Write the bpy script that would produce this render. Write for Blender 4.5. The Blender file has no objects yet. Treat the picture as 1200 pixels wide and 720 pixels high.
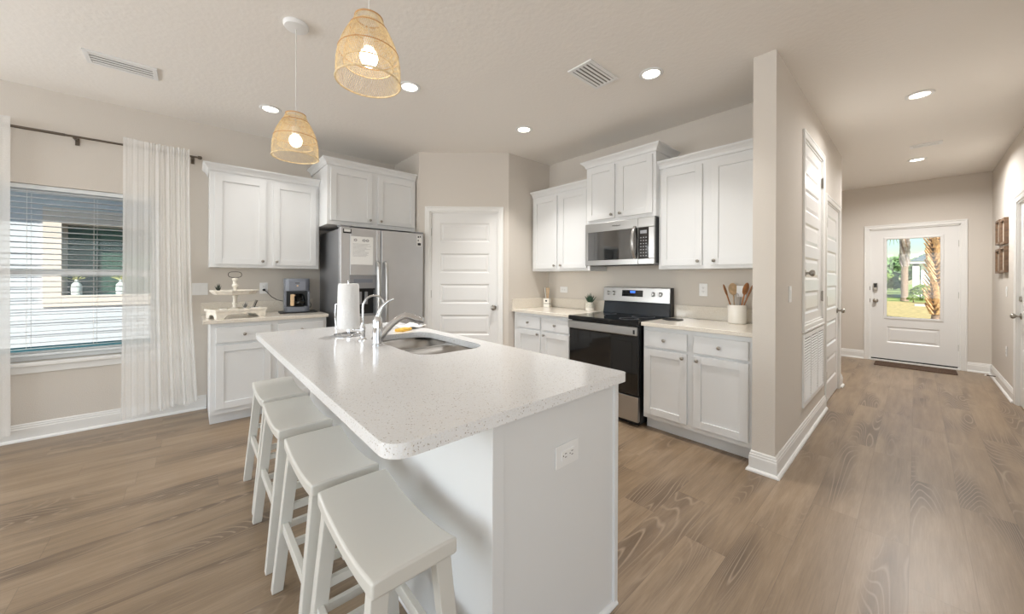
import bpy, bmesh, math, random
from mathutils import Vector, Matrix
PI = math.pi
S = bpy.context.scene
COL = S.collection

# ---------------------------------------------------------------- camera, world, sun, exposure
cam_d = bpy.data.cameras.new('camera')
cam = bpy.data.objects.new('camera', cam_d); COL.objects.link(cam); S.camera = cam
cam_d.sensor_width = 36.0
cam_d.lens = 422.13 / 1200 * 36
cam_d.shift_y = -(360 - 325.92) / 1200
cam_d.clip_start = 0.02; cam_d.clip_end = 400
YAW = math.radians(48.274)
cam.matrix_world = Matrix.Translation((0, 0, 1.28)) @ Matrix.Rotation(YAW, 4, 'Z') @ Matrix.Rotation(PI / 2, 4, 'X') @ Matrix.Rotation(0.0043, 4, 'Z')

S.view_settings.view_transform = 'Standard'
S.view_settings.look = 'None'
S.view_settings.gamma = 1.0
S.view_settings.use_curve_mapping = False
S.view_settings.exposure = 0.18
S.cycles.max_bounces = 10
S.cycles.diffuse_bounces = 5
S.cycles.glossy_bounces = 5
S.cycles.transparent_max_bounces = 16
S.cycles.sample_clamp_indirect = 6.0
S.cycles.caustics_reflective = False
S.cycles.caustics_refractive = False

w = bpy.data.worlds.new('world'); S.world = w; w.use_nodes = True
nt = w.node_tree; nt.nodes.clear()
sky = nt.nodes.new('ShaderNodeTexSky'); sky.sky_type = 'NISHITA'
sky.sun_disc = False; sky.sun_elevation = math.radians(42); sky.sun_rotation = math.radians(200)
sky.air_density = 1.1; sky.dust_density = 0.6; sky.ozone_density = 1.6
bg = nt.nodes.new('ShaderNodeBackground'); bg.inputs[1].default_value = 0.135
wo = nt.nodes.new('ShaderNodeOutputWorld')
hs_ = nt.nodes.new('ShaderNodeHueSaturation'); hs_.inputs['Saturation'].default_value = 1.45
nt.links.new(sky.outputs[0], hs_.inputs['Color']); nt.links.new(hs_.outputs[0], bg.inputs[0]); nt.links.new(bg.outputs[0], wo.inputs[0])

def sun(name, direction, energy, color, angle):
    d = bpy.data.lights.new(name, 'SUN'); d.energy = energy; d.color = color; d.angle = angle
    o = bpy.data.objects.new(name, d); COL.objects.link(o)
    o.rotation_euler = Vector(direction).to_track_quat('-Z', 'Y').to_euler()
    o.location = (0, 0, 20)
sun('sun', (-.62, .60, -.70), 7.5, (1, .95, .87), math.radians(.6))

def area(name, loc, direction, sx, sy, power, color=(1, 1, 1), shape='RECTANGLE', spread=PI):
    d = bpy.data.lights.new(name, 'AREA'); d.shape = shape; d.size = sx
    if shape == 'RECTANGLE': d.size_y = sy
    d.energy = power; d.color = color; d.spread = spread
    o = bpy.data.objects.new(name, d); COL.objects.link(o); o.location = loc
    o.rotation_euler = Vector(direction).to_track_quat('-Z', 'Y').to_euler()
    return o
# fill lamps added inside the room, standing in for daylight from unseen windows
area('rear_window_fill', (-1.6, -4.40, 1.45), (0, 1, .60), 4.6, 2.0, 124, (.90, .95, 1.0))
area('living_side_fill', (3.35, -1.4, 1.3), (-1, .1, .75), 3.4, 2.1, 70, (.90, .95, 1.0))  # added fill from the unseen side, tilted up like ground bounce
area('left_wall_fill', (-4.56, -3.0, 1.4), (1, .55, -.3), 1.6, 1.5, 95, (.93, .97, 1.0))  # added lamp against the solid wall, past the dining window
DOWN = 6.4; HDOWN = 14.0      # power of one recessed ceiling lamp
PEND = 3.2      # power of one pendant bulb

# ---------------------------------------------------------------- materials
def lin(c):
    return tuple(((v / 255) / 12.92 if v / 255 <= .04045 else ((v / 255 + .055) / 1.055) ** 2.4) for v in c) + (1.0,)
MATS = {}
def mat(name, rgb, rough=.5, metal=0.0, noise=None, bump=None, **kw):
    """rgb in sRGB 0-255; noise=(scale, amount) varies the colour, bump=(scale, strength)"""
    m = bpy.data.materials.new(name); m.use_nodes = True
    n = m.node_tree.nodes; l = m.node_tree.links
    b = n['Principled BSDF']
    b.inputs['Base Color'].default_value = lin(rgb)
    b.inputs['Roughness'].default_value = rough
    b.inputs['Metallic'].default_value = metal
    for k, v in kw.items():
        b.inputs[k.replace('_', ' ')].default_value = v
    tc = n.new('ShaderNodeTexCoord')
    if noise:
        t = n.new('ShaderNodeTexNoise'); t.inputs['Scale'].default_value = noise[0]; t.inputs['Detail'].default_value = 3
        l.new(tc.outputs['Object'], t.inputs['Vector'])
        r = n.new('ShaderNodeValToRGB')
        a = noise[1]
        r.color_ramp.elements[0].color = lin(tuple(max(0, c * (1 - a)) for c in rgb)); r.color_ramp.elements[0].position = .3
        r.color_ramp.elements[1].color = lin(tuple(min(255, c * (1 + a)) for c in rgb)); r.color_ramp.elements[1].position = .7
        l.new(t.outputs[0], r.inputs[0]); l.new(r.outputs[0], b.inputs['Base Color'])
    if bump:
        t = n.new('ShaderNodeTexNoise'); t.inputs['Scale'].default_value = bump[0]; t.inputs['Detail'].default_value = 3
        l.new(tc.outputs['Object'], t.inputs['Vector'])
        bp = n.new('ShaderNodeBump'); bp.inputs['Strength'].default_value = bump[1]; bp.inputs['Distance'].default_value = .01
        l.new(t.outputs[0], bp.inputs['Height']); l.new(bp.outputs[0], b.inputs['Normal'])
    MATS[name] = m
    return m
WALL = mat('wall_paint', (212, 205, 196), .8, bump=(130, .12))
CEIL = mat('ceiling_paint', (243, 239, 233), .9, bump=(34, .17))
TRIM = mat('trim_paint', (232, 231, 228), .35)
CAB = mat('cabinet_paint', (226, 227, 227), .38)
CABIN = mat('cabinet_underside', (225, 224, 222), .5)
DOORP = mat('door_paint', (230, 229, 227), .3)
NICK = mat('satin_nickel', (165, 160, 152), .3, 1.0)
CHROME = mat('chrome', (225, 227, 230), .08, 1.0)
STEEL = mat('stainless_steel', (212, 213, 215), .42, .9, noise=(3, .02))
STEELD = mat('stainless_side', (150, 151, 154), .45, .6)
SINKM = mat('brushed_sink_steel', (168, 166, 163), .3, 1.0)
STEELR = mat('bright_stainless', (182, 181, 179), .3, 1.0)
MWGLASS = mat('microwave_glass', (16, 16, 17), .04, IOR=2.6)
BLACK = mat('black_plastic', (22, 22, 23), .35)
GLASSB = mat('black_glass', (9, 9, 10), .06, Coat_Weight=.4)
NAVY = mat('black_enamel_blue_reflection', (10, 30, 44), .15, Coat_Weight=.4)  # blue put into the black enamel for a reflection on it
COOK = mat('ceramic_cooktop', (10, 11, 12), .07)
PLAST = mat('white_plastic', (238, 238, 237), .35)
STOOL = mat('stool_paint', (212, 210, 203), .3)
TOWEL = mat('paper_towel', (240, 240, 240), .95, bump=(90, .5))
CER = mat('white_ceramic', (234, 230, 222), .25)
POTM = mat('speckled_pot', (205, 202, 190), .6, noise=(60, .08))
LEAF = mat('succulent_leaf', (52, 82, 60), .5, noise=(40, .25))
WOOD = mat('spoon_wood', (166, 112, 68), .5, noise=(30, .15))
WOODL = mat('pale_wood', (214, 184, 146), .5, noise=(30, .08))
BEAD = mat('tray_paint', (238, 232, 220), .5, noise=(25, .04))
DARKM = mat('dark_metal', (70, 62, 56), .4, .8)
ROD = mat('curtain_rod_metal', (105, 96, 86), .35, .9)
GREYP = mat('slate_blue_plastic', (120, 124, 134), .3)
PAPER = mat('paper', (238, 238, 236), .8)
INK = mat('grey_ink', (150, 150, 152), .8)
INKD = mat('dark_ink', (45, 45, 48), .8)
YEL = mat('yellow_sponge', (235, 186, 84), .8, noise=(80, .1))
CLOTH = mat('dishcloth', (238, 236, 232), .9, noise=(60, .05))
FRAME = mat('brown_picture_frame', (112, 88, 68), .5, noise=(30, .15))
PICT = mat('picture_mount', (208, 200, 186), .6, noise=(20, .12))
RATT = mat('rattan', (240, 214, 172), .6, noise=(60, .1), Transmission_Weight=0.0)
RATTD = mat('rattan_hoop', (205, 160, 108), .6)
CORDM = mat('white_cord', (228, 226, 220), .5)
MATM = mat('brown_doormat', (84, 64, 50), .95, noise=(90, .25), bump=(200, .6))
SLAT = mat('blind_slat', (226, 230, 232), .4)
DARKV = mat('duct_dark', (60, 58, 56), .8)
DISPB = mat('blue_display', (40, 90, 220), .4, Emission_Color=lin((60, 120, 255)), Emission_Strength=1.2)
LAMP = mat('lamp_lens', (255, 250, 240), .5, Emission_Color=lin((255, 246, 230)), Emission_Strength=9)
BULB = mat('bulb_glass', (255, 248, 235), .5, Emission_Color=lin((255, 238, 210)), Emission_Strength=7)

def glass(name, tint, rough=0.0, spec=.12):
    m = bpy.data.materials.new(name); m.use_nodes = True
    n = m.node_tree.nodes; l = m.node_tree.links; n.clear()
    o = n.new('ShaderNodeOutputMaterial'); tr = n.new('ShaderNodeBsdfTransparent'); tr.inputs[0].default_value = lin(tint)
    g = n.new('ShaderNodeBsdfGlossy'); g.inputs['Roughness'].default_value = rough
    fr = n.new('ShaderNodeFresnel'); fr.inputs[0].default_value = 1.35
    mx = n.new('ShaderNodeMixShader'); l.new(fr.outputs[0], mx.inputs[0]); l.new(tr.outputs[0], mx.inputs[1]); l.new(g.outputs[0], mx.inputs[2])
    l.new(mx.outputs[0], o.inputs[0]); return m
GLASS = glass('door_glass', (250, 252, 252))
GLASSW = glass('window_glass', (229, 240, 242))
GLASSC = glass('carafe_glass', (190, 190, 190))

def sheer():
    m = bpy.data.materials.new('sheer_linen'); m.use_nodes = True
    n = m.node_tree.nodes; l = m.node_tree.links; n.clear()
    o = n.new('ShaderNodeOutputMaterial')
    tr = n.new('ShaderNodeBsdfTransparent'); tl = n.new('ShaderNodeBsdfTranslucent'); df = n.new('ShaderNodeBsdfDiffuse')
    tl.inputs[0].default_value = lin((252, 251, 249)); df.inputs[0].default_value = lin((252, 251, 249))
    tc = n.new('ShaderNodeTexCoord'); mp = n.new('ShaderNodeMapping'); mp.inputs['Scale'].default_value = (240, 1, 200)
    nz = n.new('ShaderNodeTexNoise'); nz.inputs['Scale'].default_value = 1.0
    l.new(tc.outputs['Object'], mp.inputs[0]); l.new(mp.outputs[0], nz.inputs[0])
    mr = n.new('ShaderNodeMapRange'); mr.inputs['To Min'].default_value = .22; mr.inputs['To Max'].default_value = .46
    l.new(nz.outputs[0], mr.inputs[0])
    a = n.new('ShaderNodeMixShader'); a.inputs[0].default_value = .28; l.new(df.outputs[0], a.inputs[1]); l.new(tl.outputs[0], a.inputs[2])
    b = n.new('ShaderNodeMixShader'); l.new(mr.outputs[0], b.inputs[0]); l.new(a.outputs[0], b.inputs[1]); l.new(tr.outputs[0], b.inputs[2])
    l.new(b.outputs[0], o.inputs[0]); return m
SHEER = sheer()

def quartz(name, base, fleck, spec):
    m = mat(name, base, .13); n = m.node_tree.nodes; l = m.node_tree.links; b = n['Principled BSDF']
    tc = n['Texture Coordinate']
    v = n.new('ShaderNodeTexVoronoi'); v.inputs['Scale'].default_value = 380; l.new(tc.outputs['Object'], v.inputs['Vector'])
    sp = n.new('ShaderNodeSeparateColor'); l.new(v.outputs['Color'], sp.inputs[0])
    r = n.new('ShaderNodeValToRGB'); r.color_ramp.interpolation = 'CONSTANT'
    e = r.color_ramp.elements; e[0].color = lin(base); e[0].position = 0
    e[1].color = lin(fleck); e[1].position = .80
    x = e.new(.952); x.color = lin(spec)
    x = e.new(.975); x.color = lin((246, 244, 240))
    l.new(sp.outputs[0], r.inputs[0])
    nz = n.new('ShaderNodeTexNoise'); nz.inputs['Scale'].default_value = 5; l.new(tc.outputs['Object'], nz.inputs['Vector'])
    mx = n.new('ShaderNodeMix'); mx.data_type = 'RGBA'; mx.blend_type = 'MULTIPLY'
    mr = n.new('ShaderNodeMapRange'); mr.inputs['To Min'].default_value = .0; mr.inputs['To Max'].default_value = .12
    l.new(nz.outputs[0], mr.inputs[0]); l.new(mr.outputs[0], mx.inputs[0]); l.new(r.outputs[0], mx.inputs[6]); mx.inputs[7].default_value = lin((220, 214, 206))
    l.new(mx.outputs[2], b.inputs['Base Color'])
    return m
QZ = quartz('island_quartz', (238, 239, 240), (231, 230, 228), (176, 167, 156))
QC = quartz('warm_lit_quartz', (228, 221, 209), (222, 213, 200), (196, 184, 168))  # same quartz as the island, tinted for the warm light on these counters

def floor_mat():
    m = bpy.data.materials.new('oak_planks'); m.use_nodes = True
    n = m.node_tree.nodes; l = m.node_tree.links; b = n['Principled BSDF']
    N = n.new; L = l.new
    def math_(op, a, bb=None, c=None):
        q = N('ShaderNodeMath'); q.operation = op
        for i, v in enumerate((a, bb, c)):
            if v is None: continue
            if isinstance(v, (int, float)): q.inputs[i].default_value = v
            else: L(v, q.inputs[i])
        return q.outputs[0]
    tc = N('ShaderNodeTexCoord'); sx = N('ShaderNodeSeparateXYZ'); L(tc.outputs['Object'], sx.inputs[0])
    W_, LEN = .187, 1.22
    u = math_('DIVIDE', math_('ADD', sx.outputs[0], 20 * W_ + .017 + 10 * W_), W_)
    row = math_('FLOOR', u); fu = math_('FRACT', u)
    rn = N('ShaderNodeTexWhiteNoise'); rn.noise_dimensions = '1D'; L(row, rn.inputs['W'])
    v = math_('ADD', math_('DIVIDE', math_('ADD', sx.outputs[1], 20), LEN), math_('MULTIPLY', rn.outputs[0], 7.31))
    colm = math_('FLOOR', v); fv = math_('FRACT', v)
    cmb = N('ShaderNodeCombineXYZ'); L(row, cmb.inputs[0]); L(colm, cmb.inputs[1])
    pr = N('ShaderNodeTexWhiteNoise'); pr.noise_dimensions = '2D'; L(cmb.outputs[0], pr.inputs['Vector'])
    # plank-own coordinates
    off = N('ShaderNodeVectorMath'); off.operation = 'SCALE'; L(pr.outputs['Color'], off.inputs[0]); off.inputs[3].default_value = 37.0
    add = N('ShaderNodeVectorMath'); add.operation = 'ADD'; L(tc.outputs['Object'], add.inputs[0]); L(off.outputs[0], add.inputs[1])
    def noise(scale, vec_scale, detail=3, rough=.55, dist=0.0):
        mp = N('ShaderNodeMapping'); mp.inputs['Scale'].default_value = vec_scale; L(add.outputs[0], mp.inputs[0])
        t = N('ShaderNodeTexNoise'); t.inputs['Scale'].default_value = scale; t.inputs['Detail'].default_value = detail
        t.inputs['Roughness'].default_value = rough; t.inputs['Distortion'].default_value = dist
        L(mp.outputs[0], t.inputs[0]); return t.outputs[0]
    fine = noise(1, (190, 7, 1), 4, .7)
    mid = noise(1, (26, 2.2, 1), 3, .6)
    cloud = noise(1, (5, 1.6, 1), 2, .5)
    figure = noise(1, (4.4, .42, 1), 1.4, .45, .15)
    ring = math_('ABSOLUTE', math_('SINE', math_('MULTIPLY', figure, 150.0)))
    line = N('ShaderNodeMapRange'); L(ring, line.inputs[0]); line.inputs[1].default_value = .0; line.inputs[2].default_value = .5; line.inputs[3].default_value = 1; line.inputs[4].default_value = 0
    mask = N('ShaderNodeMapRange'); L(noise(1, (6, 1.0, 1), 1.5), mask.inputs[0]); mask.inputs[1].default_value = .48; mask.inputs[2].default_value = .64
    base = N('ShaderNodeValToRGB'); e = base.color_ramp.elements
    e[0].position = .25; e[0].color = lin((110, 91, 70)); e[1].position = .75; e[1].color = lin((164, 143, 119))
    k = e.new(.5); k.color = lin((138, 117, 93))
    val = math_('ADD', math_('MULTIPLY', mid, .42), math_('ADD', math_('MULTIPLY', fine, .40), math_('MULTIPLY', cloud, .24)))
    val = math_('ADD', val, math_('MULTIPLY', math_('SUBTRACT', pr.outputs[0], .5), .085))
    L(val, base.inputs[0])
    dk = N('ShaderNodeMix'); dk.data_type = 'RGBA'; dk.blend_type = 'MULTIPLY'; L(math_('MULTIPLY', mask.outputs[0], .75), dk.inputs[0]); L(base.outputs[0], dk.inputs[6]); dk.inputs[7].default_value = lin((176, 170, 166))
    lt = N('ShaderNodeMix'); lt.data_type = 'RGBA'
    L(math_('MULTIPLY', math_('MULTIPLY', line.outputs[0], mask.outputs[0]), .55), lt.inputs[0]); L(dk.outputs[2], lt.inputs[6]); lt.inputs[7].default_value = lin((184, 164, 142))
    # seams
    eu = math_('MINIMUM', fu, math_('SUBTRACT', 1.0, fu)); ev = math_('MINIMUM', fv, math_('SUBTRACT', 1.0, fv))
    su = math_('LESS_THAN', eu, .006); sv = math_('LESS_THAN', ev, .0011)
    seam = math_('MAXIMUM', su, sv)
    sm = N('ShaderNodeMix'); sm.data_type = 'RGBA'; L(math_('MULTIPLY', seam, .33), sm.inputs[0]); L(lt.outputs[2], sm.inputs[6]); sm.inputs[7].default_value = lin((72, 56, 44))
    L(sm.outputs[2], b.inputs['Base Color'])
    rr = N('ShaderNodeMapRange'); L(fine, rr.inputs[0]); rr.inputs[3].default_value = .27; rr.inputs[4].default_value = .42; L(rr.outputs[0], b.inputs['Roughness'])
    b.inputs['Specular IOR Level'].default_value = .75
    bp = N('ShaderNodeBump'); bp.inputs['Strength'].default_value = .12; bp.inputs['Distance'].default_value = .004
    L(math_('SUBTRACT', fine, math_('MULTIPLY', seam, 2.0)), bp.inputs['Height']); L(bp.outputs[0], b.inputs['Normal'])
    return m
FLOOR = floor_mat()

# ---------------------------------------------------------------- mesh helpers
class MB:
    def __init__(s): s.bm = bmesh.new(); s.M = Matrix.Identity(4)
    def _add(s, vs, fs):
        bv = [s.bm.verts.new(s.M @ Vector(v)) for v in vs]
        for f in fs:
            try: s.bm.faces.new([bv[i] for i in f])
            except ValueError: pass
        return s
    def box(s, x0, x1, y0, y1, z0, z1):
        x0, x1 = sorted((x0, x1)); y0, y1 = sorted((y0, y1)); z0, z1 = sorted((z0, z1))
        v = [(x0, y0, z0), (x1, y0, z0), (x1, y1, z0), (x0, y1, z0), (x0, y0, z1), (x1, y0, z1), (x1, y1, z1), (x0, y1, z1)]
        return s._add(v, [(0, 3, 2, 1), (4, 5, 6, 7), (0, 1, 5, 4), (1, 2, 6, 5), (2, 3, 7, 6), (3, 0, 4, 7)])
    def hexa(s, v):
        return s._add(v, [(0, 3, 2, 1), (4, 5, 6, 7), (0, 1, 5, 4), (1, 2, 6, 5), (2, 3, 7, 6), (3, 0, 4, 7)])
    def leg(s, p0, p1, w0, d0, w1=None, d1=None):
        """bar with horizontal rectangular ends"""
        w1 = w1 or w0; d1 = d1 or d0
        v = []
        for p, w_, d_ in ((p0, w0, d0), (p1, w1, d1)):
            x, y, z = p
            v += [(x - w_ / 2, y - d_ / 2, z), (x + w_ / 2, y - d_ / 2, z), (x + w_ / 2, y + d_ / 2, z), (x - w_ / 2, y + d_ / 2, z)]
        return s.hexa(v)
    def frustum(s, x0, x1, z0, z1, yb, yt, inset):
        """raised panel facing -y: base at y=yb, smaller top at y=yt"""
        v = [(x0, yb, z0), (x1, yb, z0), (x1, yb, z1), (x0, yb, z1),
             (x0 + inset, yt, z0 + inset), (x1 - inset, yt, z0 + inset), (x1 - inset, yt, z1 - inset), (x0 + inset, yt, z1 - inset)]
        return s._add(v, [(4, 5, 6, 7), (0, 1, 5, 4), (1, 2, 6, 5), (2, 3, 7, 6), (3, 0, 4, 7)])
    def lathe(s, prof, c=(0, 0, 0), seg=24, axis='z', cap=True):
        cx, cy, cz = c; rings = []
        for r, h in prof:
            ring = []
            for i in range(seg):
                a = 2 * PI * i / seg; x, y = r * math.cos(a), r * math.sin(a)
                p = {'z': (cx + x, cy + y, cz + h), 'y': (cx + x, cy + h, cz + y), 'x': (cx + h, cy + x, cz + y)}[axis]
                ring.append(s.bm.verts.new(s.M @ Vector(p)))
            rings.append(ring)
        for a, b in zip(rings, rings[1:]):
            for i in range(seg):
                j = (i + 1) % seg; s.bm.faces.new((a[i], a[j], b[j], b[i]))
        if cap:
            if prof[0][0] > 1e-5: s.bm.faces.new(rings[0][::-1])
            if prof[-1][0] > 1e-5: s.bm.faces.new(rings[-1])
        return s
    def tube(s, pts, r, seg=8, closed=False):
        pts = [Vector(p) for p in pts]; n = len(pts); rad = r if isinstance(r, (list, tuple)) else [r] * n
        t0 = (pts[1] - pts[0]).normalized()
        nrm = t0.orthogonal().normalized(); rings = []
        for i, p in enumerate(pts):
            if closed: t = (pts[(i + 1) % n] - pts[i - 1]).normalized()
            elif i == 0: t = t0
            elif i == n - 1: t = (pts[-1] - pts[-2]).normalized()
            else: t = (pts[i + 1] - pts[i - 1]).normalized()
            nrm = (nrm - t * nrm.dot(t)).normalized(); bn = t.cross(nrm)
            rings.append([s.bm.verts.new(s.M @ (p + (nrm * math.cos(2 * PI * k / seg) + bn * math.sin(2 * PI * k / seg)) * rad[i])) for k in range(seg)])
        m = n if closed else n - 1
        for i in range(m):
            a, b = rings[i], rings[(i + 1) % n]
            if closed and i == n - 1:
                # closest match of the first ring
                k0 = min(range(seg), key=lambda k: (a[0].co - b[k].co).length); b = b[k0:] + b[:k0]
            for k in range(seg):
                j = (k + 1) % seg
                s.bm.faces.new((a[k], a[j], b[j], b[k]))
        if not closed:
            s.bm.faces.new(rings[0][::-1]); s.bm.faces.new(rings[-1])
        return s
    def prism(s, poly, z0, z1, axis='z'):
        n = len(poly)
        f = {'z': lambda p, h: (p[0], p[1], h), 'y': lambda p, h: (p[0], h, p[1]), 'x': lambda p, h: (h, p[0], p[1])}[axis]
        v = [f(p, z0) for p in poly] + [f(p, z1) for p in poly]
        return s._add(v, [tuple(range(n))[::-1], tuple(range(n, 2 * n))] + [(i, (i + 1) % n, n + (i + 1) % n, n + i) for i in range(n)])
    def sweep(s, path, prof, closed=False):
        """profile points (out, up) carried along a horizontal path [(x, y)]; out is to the right of travel"""
        n = len(path); rings = []
        for i in range(n):
            P = Vector(path[i])
            a = Vector(path[i]) - Vector(path[i - 1]) if (i > 0 or closed) else None
            b = Vector(path[(i + 1) % n]) - Vector(path[i]) if (i < n - 1 or closed) else None
            na = Vector((a.y, -a.x)).normalized() if a is not None else None
            nb = Vector((b.y, -b.x)).normalized() if b is not None else None
            if na is None: m = nb
            elif nb is None: m = na
            else:
                m = (na + nb); m = m / (m.length_squared / 2)
            rings.append([s.bm.verts.new(s.M @ Vector((P.x + m.x * o, P.y + m.y * o, z))) for o, z in prof])
        k = len(prof)
        for i in range(n if closed else n - 1):
            a, b = rings[i], rings[(i + 1) % n]
            for j in range(k):
                s.bm.faces.new((a[j], a[(j + 1) % k], b[(j + 1) % k], b[j]))
        if not closed:
            s.bm.faces.new(rings[0]); s.bm.faces.new(rings[-1][::-1])
        return s
    def grid(s, fn, nu, nv, thick=None):
        g = [[s.bm.verts.new(s.M @ Vector(fn(i / nu, j / nv))) for j in range(nv + 1)] for i in range(nu + 1)]
        for i in range(nu):
            for j in range(nv): s.bm.faces.new((g[i][j], g[i + 1][j], g[i + 1][j + 1], g[i][j + 1]))
        return s
    def sphere(s, c, r, sx=1, sy=1, sz=1, u=16, v=10):
        m = s.M @ Matrix.Translation(c) @ Matrix.Diagonal((r * sx, r * sy, r * sz, 1))
        bmesh.ops.create_uvsphere(s.bm, u_segments=u, v_segments=v, radius=1, matrix=m); return s
    def build(s, name, m, parent=None, bevel=0, smooth=False, seg=2, loc=None):
        bmesh.ops.recalc_face_normals(s.bm, faces=s.bm.faces)
        me = bpy.data.meshes.new(name); s.bm.to_mesh(me); s.bm.free()
        ms = m if isinstance(m, (list, tuple)) else [m]
        for q in ms: me.materials.append(q)
        if smooth: me.shade_smooth()
        o = bpy.data.objects.new(name, me); COL.objects.link(o)
        if smooth:
            try: me.set_sharp_from_angle(angle=math.radians(38))
            except Exception: pass
        if bevel:
            md = o.modifiers.new('bevel', 'BEVEL'); md.width = bevel; md.segments = seg; md.limit_method = 'ANGLE'; md.angle_limit = math.radians(40)
            md.harden_normals = False
        if parent is not None: o.parent = parent
        if loc is not None: o.location = loc
        return o

def tag(o, label=None, cat=None, group=None, kind=None):
    if label: o['label'] = label
    if cat: o['category'] = cat
    if group: o['group'] = group
    if kind: o['kind'] = kind
    return o
def thing(name, label, cat, loc, rot=0, group=None):
    o = bpy.data.objects.new(name, None); COL.objects.link(o); o.empty_display_size = .1
    o.location = loc; o.rotation_euler = (0, 0, rot)
    return tag(o, label, cat, group)
def struct_root(name, loc, rot=0):
    o = bpy.data.objects.new(name, None); COL.objects.link(o); o.location = loc; o.rotation_euler = (0, 0, rot)
    o['kind'] = 'structure'; return o
def struct(name, mb, m, parent=None, bevel=0, smooth=False):
    o = mb.build(name, m, parent, bevel, smooth)
    if parent is None: o['kind'] = 'structure'
    return o
def copy_tree(o, parent=None):
    c = o.copy(); COL.objects.link(c)
    if parent is not None: c.parent = parent
    for ch in list(o.children): copy_tree(ch, c)
    return c
def text_mesh(name, s, size, m, parent, M, depth=.0004):
    cu = bpy.data.curves.new(name, 'FONT'); cu.body = s; cu.size = size; cu.extrude = depth; cu.align_x = 'CENTER'; cu.align_y = 'CENTER'
    t = bpy.data.objects.new(name + '_tmp', cu); COL.objects.link(t)
    dg = bpy.context.evaluated_depsgraph_get(); dg.update()
    me = bpy.data.meshes.new_from_object(t.evaluated_get(dg)); bpy.data.objects.remove(t)
    me.transform(M); me.materials.clear(); me.materials.append(m)
    o = bpy.data.objects.new(name, me); COL.objects.link(o); o.parent = parent
    return o
FRONT = Matrix.Rotation(PI / 2, 4, 'X')     # text lying in XY -> standing, facing -y

# ---------------------------------------------------------------- room constants
XL, YQ, YR, C = -4.599, 2.008, 3.519, 2.762
XP, XP2, YP, YE = -.601, -.729, 2.81, 5.88
XR, YH = .689, 8.126
PA, PB = Vector((-3.905, 2.008)), Vector((-3.218, 2.813))
PANG = math.atan2(PB.y - PA.y, PB.x - PA.x); PLEN = (PB - PA).length

# floor and ceiling
o = struct('floor', MB().box(-4.8, 3.5, -4.6, 8.3, -.1, 0), FLOOR)
o = struct('ceiling', MB().box(-5.05, 3.9, -6.2, 8.9, C, C + .25), CEIL)  # slab carried past the rear wall as an unseen overhang blocking sun

def wall(name, p, length, rot, thick=.12, holes=(), z1=C):
    """local x along the wall, room side faces -y at y=0, holes (x0,x1,z0,z1)"""
    mb = MB(); xs = 0
    for (a, b, c, d) in sorted(holes):
        mb.box(xs, a, 0, thick, 0, z1)
        if c > 0: mb.box(a, b, 0, thick, 0, c)
        mb.box(a, b, 0, thick, d, z1); xs = b
    mb.box(xs, length, 0, thick, 0, z1)
    o = struct(name, mb, WALL); o.location = (p[0], p[1], 0); o.rotation_euler = (0, 0, rot)
    return o
# left wall runs along +y, faces +x (rot 90: local x -> +y, local -y -> +x)
WY0, WY1, WZ0, WZ1 = -1.22, -.215, .605, 2.0       # dining window opening
wall('wall_left', (XL, -4.6), 4.6 + YQ + 1.6, PI / 2, .16, [(WY0 + 4.6, WY1 + 4.6, WZ0, WZ1)])
wall('wall_pantry_left', (XL, YQ), PA.x - XL, 0, .1)
DS0, DS1, DZ = .128, .937, 2.062                    # pantry door opening along the diagonal
wall('wall_pantry', (PA.x, PA.y), PLEN, PANG, .1, [(DS0, DS1, 0, DZ)])
wall('wall_pantry_right', (PB.x, PB.y), YR - PB.y, PI / 2, .1)
wall('wall_back', (-3.4, YR), -XP2 + 3.4 - .0 - 2 * (-XP2) + .05, 0, .12)
# partition between kitchen and hall; its hall face looks +x
HOLES = [(3.62 - YP + .055, 4.585 - YP - .055, .905, 2.42), (4.69 - YP + .055, 5.72 - YP - .055, 0, 2.075)]
wall('wall_partition', (XP, YP), YE - YP, PI / 2, XP - XP2, HOLES)
wall('wall_foyer', (XP2 - 1.2, YE - .12), 1.2, 0, .12).rotation_euler = (0, 0, 0)
wall('wall_foyer_side', (XP2 - 1.2, YE), YH - YE, PI / 2, .12)
wall('wall_front', (-2.05, YH), 2.05 + XR + .12, 0, .14, [(2.05 - .495, 2.05 + .42, 0, 2.075)])
wall('wall_right', (XR, YH), YH - 2.6, -PI / 2, .12, [(YH - 6.31, YH - 5.40, 0, 2.075)])
wall('wall_living_side', (XR, 2.6), 3.5 - XR, 0, .12)
wall('wall_living_right', (3.4, 2.7), 7.2, -PI / 2, .12, [(2.4, 5.8, 0.02, 2.35)])
wall('wall_rear', (3.5, -4.5), 8.1, PI, .12, [(2.0, 3.9, .45, 2.4), (4.1, 6.0, .45, 2.4), (6.2, 7.6, .45, 2.4)])
# closet behind the hall doors so nothing shines through
o = struct('wall_pantry_inner', MB().box(XL - .1, -3.402, YR, YR + .12, 0, C), WALL)

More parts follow.
